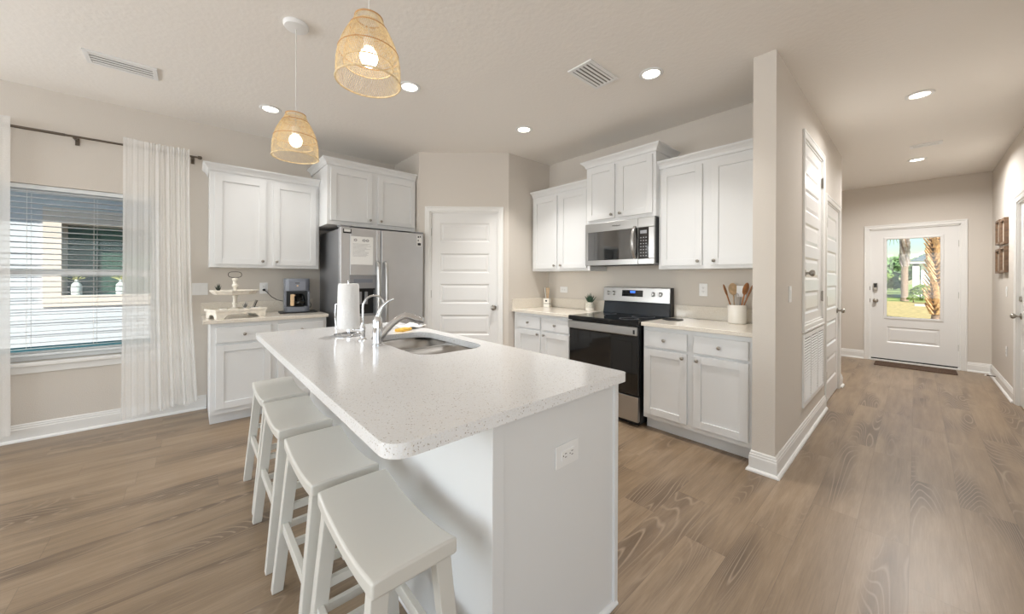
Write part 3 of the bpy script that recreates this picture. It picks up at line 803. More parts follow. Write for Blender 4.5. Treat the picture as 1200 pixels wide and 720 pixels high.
t = MB().lathe([(.020, .0), (.066, .0), (.068, .003), (.066, .10), (.062, .27), (.058, .283), (.020, .283), (.0195, .0)], seg=40, cap=False).build('paper_towel_roll', TOWEL, None, smooth=True, loc=(-2.41, .752, .956))
tag(t, 'roll of white paper towels on the chrome stand', 'paper towel roll')
# sponge and folded cloth behind the faucet
t = MB().box(-.032, .032, -.055, .055, 0, .018).build('sponge', YEL, None, .004, loc=(-2.36, 1.10, .9106)); t.rotation_euler.z = .5
tag(t, 'small yellow sponge lying behind the faucets', 'sponge')
def clothfn(u, v):
    x, y = (u - .5) * .16, (v - .5) * .19
    return (x, y, .012 + .010 * math.sin(u * 7 + v * 3) * math.sin(v * 6 + 1) + .014 * math.exp(-((u - .55) ** 2 + (v - .6) ** 2) * 14))
t = MB().grid(clothfn, 24, 24).build('dishcloth', CLOTH, None, smooth=True, loc=(-2.47, 1.20, .9125)); t.rotation_euler.z = .4
md = t.modifiers.new('thickness', 'SOLIDIFY'); md.thickness = .006; md.offset = 0
tag(t, 'crumpled white dishcloth by the sponge at the island edge', 'dishcloth')

# ---------------------------------------------------------------- stools
def make_stool():
    t = thing('bar_stool', 'x', 'stool', (0, 0, 0), 0, 'white saddle stools along the island')
    L_, W_ = .455, .222
    def surf(u, v, top):
        x = (u - .5) * L_; y = (v - .5) * W_
        q = (2 * abs(u - .5)) ** 2.2
        if top: return (x, y, .585 + .026 * q - .003 * (2 * abs(v - .5)) ** 4)
        return (x, y, .546 + .020 * q)
    m = MB(); nu, nv = 20, 8
    g1 = [[m.bm.verts.new(surf(i / nu, j / nv, True)) for j in range(nv + 1)] for i in range(nu + 1)]
    g2 = [[m.bm.verts.new(surf(i / nu, j / nv, False)) for j in range(nv + 1)] for i in range(nu + 1)]
    for i in range(nu):
        for j in range(nv):
            m.bm.faces.new((g1[i][j], g1[i + 1][j], g1[i + 1][j + 1], g1[i][j + 1])); m.bm.faces.new((g2[i][j], g2[i][j + 1], g2[i + 1][j + 1], g2[i + 1][j]))
    for i in range(nu):
        m.bm.faces.new((g1[i][0], g2[i][0], g2[i + 1][0], g1[i + 1][0])); m.bm.faces.new((g1[i][nv], g1[i + 1][nv], g2[i + 1][nv], g2[i][nv]))
    for j in range(nv):
        m.bm.faces.new((g1[0][j], g1[0][j + 1], g2[0][j + 1], g2[0][j])); m.bm.faces.new((g1[nu][j], g2[nu][j], g2[nu][j + 1], g1[nu][j + 1]))
    m.build('seat', STOOL, t, .007, True, 3)
    lx0, lx1, ly0, ly1 = .188, .212, .082, .135
    for sx_ in (-1, 1):
        for sy_ in (-1, 1):
            MB().leg((sx_ * lx1, sy_ * ly1, 0), (sx_ * lx0, sy_ * ly0, .560), .034, .040, .036, .044).build('leg', STOOL, t, .003)
    at = lambda z: (lx1 + (lx0 - lx1) * z / .56, ly1 + (ly0 - ly1) * z / .56)
    for sy_ in (-1, 1):
        z = .26; x, y = at(z)
        MB().box(-x, x, sy_ * y - .010, sy_ * y + .010, z - .020, z + .020).build('stretcher', STOOL, t, .002)
    for sx_ in (-1, 1):
        for z in (.17, .33):
            x, y = at(z)
            MB().box(sx_ * x - .009, sx_ * x + .009, -y, y, z - .014, z + .014).build('stretcher', STOOL, t, .002)
    for sy_ in (-1, 1):
        x, y = at(.53)
        MB().box(-x, x, sy_ * y - .008, sy_ * y + .008, .522, .549).build('apron', STOOL, t, .001)
    return t
st0 = make_stool()
spots = [(-1.017, .408, 'white saddle-seat wooden stool at the island corner nearest the end panel'),
         (-1.520, .402, 'white saddle-seat stool second from the island end panel'),
         (-2.075, .397, 'white saddle-seat stool third from the island end panel'),
         (-2.590, .405, 'white saddle-seat stool farthest along the island, nearest the coffee cabinet')]
for i, (x, y, lb) in enumerate(spots):
    s = st0 if i == 0 else copy_tree(st0)
    s.location = (x, y, 0); s['label'] = lb

# ---------------------------------------------------------------- refrigerator (local front faces -y)
FX = -3.80
t = thing('refrigerator', 'stainless steel side-by-side refrigerator with ice dispenser', 'refrigerator', (FX, 1.105, 0), PI / 2)
FW, FH = .905, 1.79
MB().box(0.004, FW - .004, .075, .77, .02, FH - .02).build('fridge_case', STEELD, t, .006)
MB().box(0.02, FW - .02, .05, .74, .002, .021).build('base_grille', BLACK, t)
split = .408
dl = MB()
hx0, hx1, hz0, hz1 = .092, .362, .88, 1.30
dl.box(.002, hx0, 0, .068, .06, FH - .005).box(hx1, split - .004, 0, .068, .06, FH - .005).box(hx0, hx1, 0, .068, .06, hz0).box(hx0, hx1, 0, .068, hz1, FH - .005)
dl = dl.build('freezer_door', STEEL, t, .006)
dp = MB().box(hx0, hx1, -.004, .03, 1.165, hz1).box(hx0, hx0 + .012, -.004, .06, hz0, 1.165).box(hx1 - .012, hx1, -.004, .06, hz0, 1.165).box(hx0, hx1, -.004, .06, hz0, hz0 + .02).build('dispenser_panel', STEELD, dl, .003)
MB().box(hx0 + .012, hx1 - .012, .055, .068, hz0 + .02, 1.165).box(hx0 + .012, hx1 - .012, .01, .055, 1.150, 1.165).build('dispenser_recess', BLACK, dl)
MB().box(.19, .22, .02, .05, 1.00, 1.13).box(.25, .28, .02, .05, 1.00, 1.13).build('dispenser_paddle', STEELD, dl, .003)
MB().box(.13, .32, -.006, -.004, 1.225, 1.262).build('dispenser_buttons', GREYP, dp, .001)
dr = MB().box(split + .004, FW - .002, 0, .068, .06, FH - .005).build('fridge_door', STEEL, t, .006)
for par, hx in ((dl, split - .038), (dr, split + .044)):
    pts = [(hx, -.004, 1.44), (hx, -.040, 1.425), (hx, -.054, 1.38), (hx, -.058, 1.1), (hx, -.054, .62), (hx, -.040, .575), (hx, -.004, .56)]
    MB().tube(pts, [.016, .020, .022, .022, .022, .020, .016], 12).build('door_handle', STEELR, par, smooth=True)
MB().box(.0, .10, .0, .1, FH - .005, FH + .012).box(FW - .1, FW, .0, .1, FH - .005, FH + .012).build('hinge_cover', STEELD, t, .003)
# papers and magnets on it
t2 = thing('notice_paper', 'white printed house notice taped to the freezer door', 'paper', (FX + .0005, 1.205, 1.41), PI / 2)
MB().box(0, .225, -.001, 0, 0, .288).build('sheet', PAPER, t2)
s = MB()
rn = random.Random(3)
for k in range(13):
    s.box(.018, .018 + rn.uniform(.12, .185), -.0014, -.0009, .085 + k * .0105, .087 + k * .0105)
s.build('printed_lines', INK, t2)
s = MB()
for cx_ in (.045, .13, .165):
    for k in range(5):
        a = k * 1.26; s.box(cx_ + .012 * math.cos(a) - .006, cx_ + .012 * math.cos(a) + .006, -.0014, -.0009, .25 + .010 * math.sin(a) - .005, .25 + .010 * math.sin(a) + .005)
s.build('heading_art', INK, t2)
t2 = thing('fridge_magnet', 'small black and white label magnet at the freezer door top corner', 'magnet', (FX + .0005, 1.125, 1.722), PI / 2)
MB().box(.005, .085, -.004, 0, 0, .045).build('magnet_plate', BLACK, t2, .001)
MB().box(.014, .076, -.0046, -.0038, .015, .042).build('white_field', PAPER, t2)
t2 = thing('fridge_magnet', 'white card with black print at the fridge door corner by the pantry', 'magnet', (FX + .0005, 1.925, 1.64), PI / 2)
MB().box(0, .062, -.003, 0, 0, .125).build('card', PAPER, t2)
MB().box(.012, .052, -.0036, -.0028, .008, .036).build('black_block', INKD, t2)
MB().box(.012, .03, -.0036, -.0028, .095, .115).box(.038, .052, -.0036, -.0028, .10, .118).box(.014, .024, -.0036, -.0028, .055, .075).build('printed_marks', INKD, t2)

# ---------------------------------------------------------------- range
RX, RY, RW = -2.317, 2.835, .748
t = thing('kitchen_range', 'stainless steel electric range with black glass oven door', 'stove', (RX, RY, 0))
MB().box(.002, RW - .002, .045, .665, .03, .885).build('range_body', BLACK, t, .003)
MB().box(.03, RW - .03, .07, .6, .001, .031).build('plinth', BLACK, t)
dr = MB().box(.004, RW - .004, .012, .046, .045, .262).build('storage_drawer', STEELR, t, .004)
od = MB().box(.004, RW - .004, .006, .046, .275, .775).box(.004, RW - .004, .004, .046, .775, .858).build('oven_door', GLASSB, t, .004)
MB().box(.06, RW - .06, .0045, .0065, .33, .73).build('oven_window', GLASSB, od, .001)
h = MB().box(.002, RW - .002, -.022, .004, .790, .862).build('door_handle', STEELR, od, .006)
MB().box(RW - .035, RW - .018, -.0235, -.021, .805, .84).build('handle_emblem', BLACK, h)
ct = MB().box(-.004, RW + .004, -.005, .585, .885, .912).box(0, RW, -.012, .02, .872, .905).build('cooktop', COOK, t, .004)
for (bx, by, r) in ((.19, .16, .105), (.57, .16, .085), (.19, .42, .075), (.57, .42, .105)):
    MB().lathe([(r, 0), (r, .0004), (r - .003, .0004), (r - .003, 0)], (bx, by, .9122), 40, cap=False).build('burner_ring', INK, ct)
# backguard: enamel riser and steel control fascia leaning back
y0 = .60
MB().hexa([(.004, .585, .90), (RW - .004, .585, .90), (RW - .004, .665, .90), (.004, .665, .90), (.004, .612, 1.04), (RW - .004, .612, 1.04), (RW - .004, .665, 1.04), (.004, .665, 1.04)]).build('riser', NAVY, t, .004)
cf = MB().hexa([(0, .590, 1.035), (RW, .590, 1.035), (RW, .668, 1.035), (0, .668, 1.035), (0, .606, 1.185), (RW, .606, 1.185), (RW, .660, 1.19), (0, .660, 1.19)]).build('control_fascia', STEELR, t, .005)
MB().box(RW - .0005, RW + .006, .60, .668, .90, 1.188).build('side_cap', BLACK, t, .002)
tilt = math.atan2(.016, .15)
def fas(x, z): return Matrix.Translation((x, .590 + (z - 1.035) * .016 / .15, z)) @ Matrix.Rotation(-tilt, 4, 'X')
for x in (.064, .130, .575, .650):
    m = MB(); m.M = fas(x, 1.122)
    m.lathe([(.025, 0), (.025, -.005), (.020, -.007), (.018, -.026), (.001, -.027)], (0, 0, 0), 22, 'y').box(-.005, .005, -.036, -.02, -.018, .018)
    m.build('control_knob', STEELR, cf, smooth=True)
m = MB(); m.M = fas(.35, 1.125); m.box(-.118, .118, -.0018, .002, -.034, .032); dpn = m.build('display_panel', GLASSB, cf)
m = MB(); m.M = fas(.355, 1.140); m.box(-.028, .028, -.0026, -.001, -.010, .010); m.build('clock_display', DISPB, dpn)
m = MB(); m.M = fas(.35, 1.125)
for i in range(11):
    for j in range(3):
        if 3 < i < 7 and j == 2: continue
        m.box(-.105 + i * .021 - .003, -.105 + i * .021 + .003, -.0024, -.0016, -.026 + j * .02, -.0235 + j * .02)
m.build('key_legends', INK, dpn)

# ---------------------------------------------------------------- microwave
MX, MY, MZ = -2.33, 3.115, 1.412
t = thing('microwave', 'stainless over-the-range microwave with dark window above the stove', 'microwave', (MX, MY, MZ))
MW, MH = .76, .432
MB().box(.003, MW - .003, .028, .400, .012, MH - .002).build('microwave_case', BLACK, t, .003)
MB().box(.01, MW - .01, .03, .39, .001, .0125).build('underside', STEELD, t)
fr = MB()
dw = .60
fr.box(0, dw - .001, 0, .03, 0, .052).box(0, dw - .001, 0, .03, MH - .09, MH).box(0, .035, 0, .03, .052, MH - .09).box(dw - .002, dw + .002, .004, .03, .03, MH)
fr = fr.build('door', STEELR, t, .004)
wn_ = MB().box(.035, dw - .001, .003, .03, .052, MH - .09).build('door_window', MWGLASS, fr)
MB().box(dw + .002, MW, 0, .03, 0, .052).box(dw + .002, MW, 0, .03, MH - .09, MH).box(MW - .055, MW, 0, .03, .052, MH - .09).build('control_surround', STEELR, t, .004)
kp = MB().box(dw + .002, MW - .055, .003, .03, .052, MH - .09).build('control_panel', GLASSB, t)
m = MB()
for i in range(3):
    for j in range(7):
        m.box(dw + .022 + i * .026, dw + .036 + i * .026, .0022, .0032, .075 + j * .028, .084 + j * .028)
m.build('keypad', INK, kp)
MB().box(dw + .022, dw + .088, .0022, .0032, .285, .315).build('display', STEELD, kp)
pts = []
for i in range(13):
    u = i / 12; pts.append((dw - .028 + .0 * u, -.006 - .045 * math.sin(PI * u) ** .7, .06 + u * .295))
MB().tube(pts, [.013 + .006 * math.sin(PI * i / 12) for i in range(13)], 12).build('door_handle', STEELR, fr, smooth=True)
text_mesh('maker_lettering', 'Whirlpool', .022, INKD, fr, Matrix.Translation((.37, -.0006, MH - .045)) @ FRONT)
MB().box(.05, MW - .05, .035, .09, -.006, .002).build('vent_grille', DARKV, t)

# ---------------------------------------------------------------- things on the perimeter counters
# small knife block shaped utensil holder
ZC = .9106
def succulent(par, c, r, h, n, mt, seed, name='leaves'):
    """rosette of separate pointed leaves"""
    rnd = random.Random(seed); m = MB()
    for k in range(n):
        a = k * 2.399; tl = .18 + .82 * (k / n); L_ = h * (1.0 - .45 * tl) * rnd.uniform(.9, 1.1); sp_ = r * tl
        d = Vector((math.cos(a), math.sin(a), 0))
        p0 = Vector(c) + d * r * .08
        p2 = Vector(c) + d * sp_ + Vector((0, 0, L_))
        p1 = p0.lerp(p2, .4) + d * r * .06
        m.tube([p0, p1, p0.lerp(p2, .72), p2], [r * .07, r * .095, r * .06, .0004], 5)
    return m.build(name, mt, par, smooth=True)
t = thing('potted_succulent', 'small spiky succulent in a pale two-tone pot beside the range', 'potted plant', (-2.475, 3.40, ZC))
MB().lathe([(.040, .0), (.047, .006), (.049, .03), (.050, .095), (.046, .097), (.044, .085), (.001, .085)], seg=28).build('plant_pot', POTM, t, smooth=True)
MB().lathe([(.047, .0), (.0495, .003), (.0505, .028), (.0505, .030), (.049, .030)], seg=28, cap=False).build('pot_base_band', CER, t, smooth=True)
succulent(t, (0, 0, .085), .078, .125, 17, LEAF, 2)
t = thing('cutlery_holder', 'small white square holder of wooden-handled tools in the pantry corner', 'utensil holder', (-3.135, 3.40, ZC), .35)
MB().box(-.040, .040, -.035, .035, 0, .042).build('holder_base', CER, t, .003)
MB().box(-.034, .034, -.030, .030, .042, .048).build('dark_band', DARKM, t)
MB().box(-.040, .040, -.035, .035, .048, .112).build('holder_cup', CER, t, .004)
MB().box(-.012, .012, -.0362, -.035, .07, .09).build('printed_mark', INKD, t)
t = []
for k, (dx, dy, lx, ly, kind) in enumerate([(-.018, -.005, -.02, .0, 0), (.0, .008, -.005, .01, 0), (.016, -.004, .014, .0, 1), (.006, -.012, .008, -.01, 1)]):
    o = MB().tube([(0, 0, 0), (lx * .5, ly * .5, .06), (lx, ly, .125)], [.006, .0075, .009], 8).sphere((lx, ly, .128), .010, 1, 1, .8).build('kitchen_tool', CER if kind == 0 else WOODL, None, smooth=True, loc=(-3.135 + dx, 3.40 + dy, ZC + .1125))
    tag(o, ['pale handled kitchen tool standing on the pantry side of the small holder', 'pale handled kitchen tool at the back of the small holder', 'wooden handled tool on the range side of the small holder', 'short wooden handled tool at the front of the small holder'][k], 'kitchen utensil', 'tools in the small white holder')
# crock with utensils
CX_, CY_ = -.990, 3.395
t = thing('utensil_crock', 'cream ceramic crock of cooking utensils by the hall partition', 'utensil crock', (CX_, CY_, ZC))
MB().lathe([(.060, 0), (.067, .004), (.069, .02), (.069, .150), (.067, .154), (.062, .152), (.060, .02), (.001, .016)], seg=36).build('crock_body', CER, t, smooth=True)
def spoon(name, label, px, py, lean, mt, ln=.30, bw=.030, seed=0, flat=False):
    dx, dy = lean
    o = thing(name, label, 'kitchen utensil', (CX_ + px, CY_ + py, ZC + .022), 0, 'utensils in the cream crock')
    p = Vector((dx, dy, ln)) * .72
    MB().tube([(0, 0, 0), p * .5, p], [.005, .0055, .006], 8).build('handle', mt, o, smooth=True)
    d = Vector((dx, dy, ln)).normalized()
    m = MB(); m.M = Matrix.Translation(p + d * .038) @ d.to_track_quat('Z', 'Y').to_matrix().to_4x4()
    m.sphere((0, 0, 0), 1, bw, .007, .052, 18, 12); m.build('spoon_bowl', mt, o, smooth=True)
    return o
spoon('wooden_spoon', 'brown wooden spoon leaning toward the range side of the crock', -.012, .004, (-.090, -.01), WOOD, .30, .036)
spoon('wooden_spoon', 'brown wooden spoon leaning against the partition side of the crock', .0, .008, (.105, .02), WOOD, .30, .036)
spoon('pale_spoon', 'pale beige spoon standing at the back of the crock', -.018, .020, (-.035, .04), WOODL, .31, .038)
spoon('wooden_spatula', 'dark wooden spatula tilted behind the other utensils in the crock', .012, -.022, (.075, -.03), WOOD, .32, .034)
o = thing('turner', 'steel and white slotted turner standing upright in the crock', 'kitchen utensil', (CX_ + .004, CY_ + .034, ZC + .022), 0, 'utensils in the cream crock')
MB().tube([(0, 0, 0), (.012, .006, .2)], .005, 8).build('handle', STEELR, o, smooth=True)
b_ = MB().box(-.020, .048, .004, .007, .195, .290); b_.build('turner_blade', PLAST, o, .002)
o = thing('whisk', 'steel wire whisk in the middle of the crock', 'kitchen utensil', (CX_ + .0, CY_ - .012, ZC + .022), 0, 'utensils in the cream crock')
MB().tube([(0, 0, 0), (.005, -.006, .13)], .006, 8).build('handle', STEELR, o, smooth=True)
for k in range(5):
    a = PI * k / 5; pts = []
    for i in range(17):
        q = PI * i / 16; rr_ = .024 * math.sin(q) ** .8 if 0 < i < 16 else .003
        sgn = 1
        pts.append((.005 + math.cos(a) * .024 * math.cos(q), -.006 + math.sin(a) * .024 * math.cos(q), .13 + .10 * math.sin(q)))
    MB().tube(pts, .0011, 5).build('wire_loop', STEELR, o, smooth=True)
o = MB().lathe([(.001, 0), (.088, 0), (.090, .003), (.088, .006), (.001, .006)], seg=40).build('trivet', BLACK, None, smooth=True, loc=(-1.455, 3.235, ZC)); tag(o, 'thin round black trivet on the counter beside the range', 'trivet')

# coffee corner: riser tray, two tier stand, plants, coffee maker
t = thing('riser_tray', 'low white wooden riser tray with cut-out legs on the coffee counter', 'tray', (-4.147, .316, ZC), math.radians(107))
# local x = world y, local -y = towards room
TL, TW = .19, .112
m = MB().box(-TL, TL, -TW, TW, .058, .070)
m.box(-TL - .012, TL + .012, -TW - .008, -TW + .004, .062, .082).box(-TL - .012, TL + .012, TW - .004, TW + .008, .062, .082).box(-TL - .012, -TL, -TW, TW, .062, .082).box(TL, TL + .012, -TW, TW, .062, .082)
m.build('tray_top', BEAD, t, .003)
for yy in (-TW + .002, TW - .014):
    poly = [(-TL, 0), (-TL + .05, 0), (-TL + .06, .012), (-TL + .085, .032), (-TL + .11, .036), (TL - .11, .036), (TL - .085, .032), (TL - .06, .012), (TL - .05, 0), (TL, 0), (TL + .004, .06), (-TL - .004, .06)]
    MB().prism(poly, yy, yy + .012, 'y').build('leg_board', BEAD, t, .0015)
for xx in (-TL, TL - .012):
    poly = [(-TW + .015, 0), (-TW + .05, 0), (-TW + .065, .026), (-TW + .085, .032), (TW - .085, .032), (TW - .065, .026), (TW - .05, 0), (TW - .015, 0), (TW - .015, .058), (-TW + .015, .058)]
    MB().prism(poly, xx, xx + .012, 'x').build('side_board', BEAD, t, .0015)
ZT = ZC + .0705
t = thing('tiered_stand', 'white tiered serving stand with a turned post and dark oval handle', 'serving stand', (-4.14, .302, ZT), math.radians(107))
MB().lathe([(.045, 0), (.045, .008), (.03, .014), (.016, .022), (.016, .045), (.022, .05), (.022, .06), (.015, .066), (.015, .11), (.021, .118), (.021, .126), (.015, .132), (.015, .20), (.022, .208), (.024, .222), (.016, .232), (.016, .262), (.022, .268), (.022, .285), (.010, .290)], seg=20).build('turned_post', BEAD, t, smooth=True)
def oct_tray(z, r1, r2, h):
    n = 6
    a = MB()
    a.lathe([(.014, z), (r1, z), (r1 + .012, z + .004), (r2, z + h), (r2 - .008, z + h), (r1 - .002, z + .008), (.014, z + .008)], seg=8, cap=False)
    return a
m = MB(); m.M = Matrix.Diagonal((1.0, .72, 1, 1)) @ Matrix.Rotation(PI / 8, 4, 'Z')
m.lathe([(.015, .138), (.150, .138), (.160, .142), (.188, .172), (.186, .178), (.176, .178), (.156, .150), (.015, .149)], seg=8, cap=False); m.build('upper_tier', BEAD, t)
hp = []
for i in range(36):
    a = 2 * PI * i / 36; hp.append((.052 * math.copysign(abs(math.cos(a)) ** .6, math.cos(a)), 0, .318 + .026 * math.copysign(abs(math.sin(a)) ** .8, math.sin(a))))
MB().tube(hp, .0028, 6, True).build('oval_handle', DARKM, t, smooth=True)
# world y of tray ends: .14 .. .48
t = thing('tiny_plant', 'tiny dark spiky plant on the upper tier of the white stand', 'potted plant', (-4.14, .185, ZT + .1508))
MB().lathe([(.016, 0), (.020, .004), (.022, .022), (.018, .022), (.001, .020)], seg=18).build('plant_pot', DARKM, t, smooth=True)
succulent(t, (0, 0, .018), .034, .075, 11, mat('dark_leaf', (48, 56, 44), .6), 5)
o = MB().box(-.016, .016, -.035, .035, 0, .016).build('dark_sign', DARKM, None, .002, loc=(-4.14, .243, ZT + .1508)); tag(o, 'small dark block sign lying on the upper tier beside the post', 'ornament'); o.rotation_euler.z = .3
t = thing('glass_plate_stack', 'clear tilted glass holder leaning on the riser tray', 'glass holder', (-4.13, .435, ZT))
m = MB(); m.M = Matrix.Rotation(-.35, 4, 'X'); m.box(-.05, .05, -.004, .004, .0175, .085); m.build('glass_sheet', GLASSC, t)
MB().box(-.055, .055, -.02, .045, 0.0, .017).build('holder_foot', CER, t, .003)
t = thing('tiny_plant', 'tiny grey sprig standing on the lower riser tray', 'potted plant', (-4.08, .372, ZT))
MB().lathe([(.012, 0), (.015, .003), (.016, .018), (.012, .018), (.001, .016)], seg=16).build('plant_pot', CER, t, smooth=True)
succulent(t, (0, 0, .014), .03, .06, 9, mat('grey_leaf', (110, 112, 110), .6), 8)
o = MB().lathe([(.020, 0), (.028, .004), (.030, .018), (.026, .018), (.001, .010)], seg=20).build('salt_dish', CER, None, smooth=True, loc=(-4.06, .215, ZT)); tag(o, 'small white dish at the foot of the tiered stand', 'dish')
# coffee maker on black mat
o = MB().prism([(-.17, -.12), (.17, -.12), (.17, .14), (-.17, .14)], 0, .008).build('appliance_mat', BLACK, None, .003, loc=(-4.33, .845, ZC)); o.rotation_euler.z = PI / 2 - .10; tag(o, 'thin black mat under the coffee maker', 'mat')
t = thing('coffee_maker', 'slate grey drip coffee maker with glass carafe beside the fridge', 'coffee maker', (-4.36, .835, ZC + .009), PI / 2 - .12)
cw, cd, ch = .115, .125, .345
m = MB()
def cs(x0, x1, y0, y1, z0, z1, r=.06): m.prism(rounded(x0, x1, y0, y1, r, 6), z0, z1)
cs(-cw, cw, -cd, cd, .0, .055); 
m.prism(rounded(-cw, cw, -.01, cd, (.06, .06, .01, .01), 6), .055, .215)
m.box(-cw, -cw + .022, -cd + .03, .02, .055, .215).box(cw - .022, cw, -cd + .03, .02, .055, .215)
cs(-cw, cw, -cd, cd, .215, ch)
m.build('coffee_maker_body', GREYP, t, .004, True)
MB().box(-cw + .022, cw - .022, -.022, -.0105, .055, .215).build('carafe_recess', BLACK, t)
MB().box(-cw + .04, cw - .04, -cd - .004, -cd + .004, .222, .315).build('control_panel', GREYP, t, .003)
MB().lathe([(.008, 0), (.008, -.003), (.001, -.003)], (0, -cd - .004, .27), 14, 'y').build('brew_button', WOODL, t)
MB().box(-.02, .02, -cd - .0045, -cd - .0035, .294, .302).build('panel_mark', INKD, t)
MB().lathe([(.05, 0), (.062, .012), (.064, .05), (.056, .095), (.044, .12), (.046, .128), (.042, .128), (.052, .09), (.060, .05), (.058, .014), (.001, .006)], (.012, -.085, .057), 28).build('carafe', GLASSC, t, smooth=True)
MB().lathe([(.001, 0), (.056, .0), (.060, .03), (.060, .045), (.001, .045)], (.012, -.085, .066), 24).build('coffee', mat('coffee', (92, 84, 70), .1), t, smooth=True)
MB().box(-.064, -.030, -.165, -.145, .066, .185).box(-.06, -.02, -.150, -.10, .165, .180).build('carafe_handle', WOODL, t, .006)
t = MB().tube([(XL + .03, .577, 1.142), (XL + .045, .60, 1.12), (XL + .05, .64, 1.07), (XL + .05, .69, 1.035), (XL + .07, .74, 1.02)], .0035, 8).lathe([(.012, 0), (.013, .022), (.006, .026)], (XL + .008, .577, 1.142), 12, 'x').build('power_cord', BLACK, None, smooth=True); tag(t, 'black coffee maker cord plugged into the wall outlet', 'power cord')
pts = [(-4.47 + .02 * math.cos(a_) , .965 + .033 * math.sin(a_), .968 + .036 * math.cos(a_)) for a_ in [2 * PI * i / 20 for i in range(14)]]
t = MB().tube(pts, .003, 8).build('cable_loop', BLACK, None, smooth=True); tag(t, 'loop of black cable behind the coffee maker toward the fridge', 'cable')

# ---------------------------------------------------------------- pendants
def make_pendant(up):
    t = thing('pendant_lamp', 'x', 'pendant lamp', (0, 0, C), 0, 'woven rattan pendants over the island')
    top_z = -.53 + up
    MB().lathe([(.066, 0), (.066, -.012), (.060, -.022), (.030, -.028), (.001, -.028)], seg=28).build('canopy', PLAST, t, smooth=True)
    MB().tube([(0, 0, -.02), (0, 0, -.60 + up)], .003, 8).build('cord', CORDM, t)
    MB().lathe([(.018, -.60 + up), (.020, -.605 + up), (.020, -.645 + up), (.014, -.65 + up)], seg=16).build('lamp_socket', PLAST, t, smooth=True)
    MB().sphere((0, 0, -.682 + up), .034, 1, 1, 1.1, 20, 14).build('bulb', BULB, t, smooth=True)
    def rad(v):       # v 0 top .. 1 rim
        if v < .16: return .050 + .016 * (v / .16)
        q = (v - .16) / .84
        return .066 + .051 * math.sin(min(1, q * 1.3) * PI / 2) ** .82 + .002 * q
    Hs = .25
    sh = MB()
    n = 96
    for sgn, tw in ((1, .85), ):
        for k in range(n):
            a0 = 2 * PI * k / n; pts = []
            for i in range(15):
                v = i / 14; a = a0 + sgn * tw * v ; r = rad(v)
                pts.append((r * math.cos(a), r * math.sin(a), top_z - Hs * v))
            sh.tube(pts, .00095, 4)
    sh = sh.build('lamp_shade', RATT, t)
    inn = MB(); n2 = 72
    for k in range(n2):
        a0 = 2 * PI * k / n2; pts = []
        for i in range(11):
            v = i / 10; a = a0 - .7 * v; r = .045 + .047 * math.sin(v * PI / 2) ** .9
            pts.append((r * math.cos(a), r * math.sin(a), top_z - .02 - .165 * v))
        inn.tube(pts, .0008, 4)
    for v, rr_ in ((0, .0018), (1, .0022)):
        r = .045 + .047 * v; z = top_z - .02 - .165 * v
        inn.tube([(r * math.cos(2 * PI * i / 40), r * math.sin(2 * PI * i / 40), z) for i in range(40)], rr_, 6, True)
    inn.build('inner_shade', RATT, sh)
    for v, rr_ in ((0.0, .0030), (.17, .0022), (.55, .0020), (1.0, .0034)):
        r = rad(v) + .001; z = top_z - Hs * v
        MB().tube([(r * math.cos(2 * PI * i / 56), r * math.sin(2 * PI * i / 56), z) for i in range(56)], rr_, 6, True).build('hoop', RATTD if v < 1 else RATT, sh, smooth=True)
    MB().tube([(-.048, 0, top_z - .004), (.048, 0, top_z - .004)], .0015, 6).tube([(0, -.048, top_z - .004), (0, .048, top_z - .004)], .0015, 6).build('support_wire', CORDM, sh)
    return t
for i, (x, y, up, lb) in enumerate([(-2.426, .457, .0, 'woven rattan pendant lamp hanging farther off, near the wall cabinets'), (-1.435, .520, .065, 'larger-looking woven rattan pendant lamp hanging closest, above the island middle')]):
    p = make_pendant(up)
    p.location = (x, y, C); p['label'] = lb
    ld = bpy.data.lights.new('pendant_bulb_light', 'POINT'); ld.energy = PEND; ld.color = (1, .86, .66); ld.shadow_soft_size = .034
    lo = bpy.data.objects.new('pendant_bulb_light', ld); COL.objects.link(lo); lo.location = (x, y, C - .682 + up)

# recessed lights
def make_down():
    t = thing('recessed_light', 'x', 'ceiling light', (0, 0, C), 0, 'round recessed ceiling lights')
    MB().lathe([(.058, -.001), (.080, -.001), (.083, -.004), (.078, -.009), (.062, -.010), (.057, -.006)], seg=40, cap=False).build('trim_ring', PLAST, t, smooth=True)
    MB().lathe([(.001, -.004), (.058, -.004), (.058, -.0008), (.001, -.0008)], seg=36).build('light_lens', LAMP, t)
    return t
dn0 = make_down()
DL = [(-3.787, .519, 'round recessed light nearest the curtain and coffee cabinet'), (-2.618, 1.262, 'round recessed light between the two rattan pendants and fridge'),
      (-2.601, 2.47, 'round recessed light in front of the pantry door'), (-1.276, 2.475, 'round recessed light before the range, beyond the square ceiling vent'),
      (.016, 4.343, 'round recessed light over the hall middle, nearer the kitchen'), (.004, 6.672, 'round recessed light near the front door end of the hall')]
for i, (x, y, lb) in enumerate(DL):
    p = dn0 if i == 0 else copy_tree(dn0); p.location = (x, y, C); p['label'] = lb
    area('downlight', (x, y, C - .02), (0, 0, -1), .12, .12, (DOWN * (.5 if x < -3 else 1.7 if x < -2.5 and y > 2 else 1.0)) if y < 3 else HDOWN if y < 5 else HDOWN * 2.6, (1, .975, .945) if y < 3 else (1, .985, .965), 'DISK', math.radians(98 if y < 3 else 165))

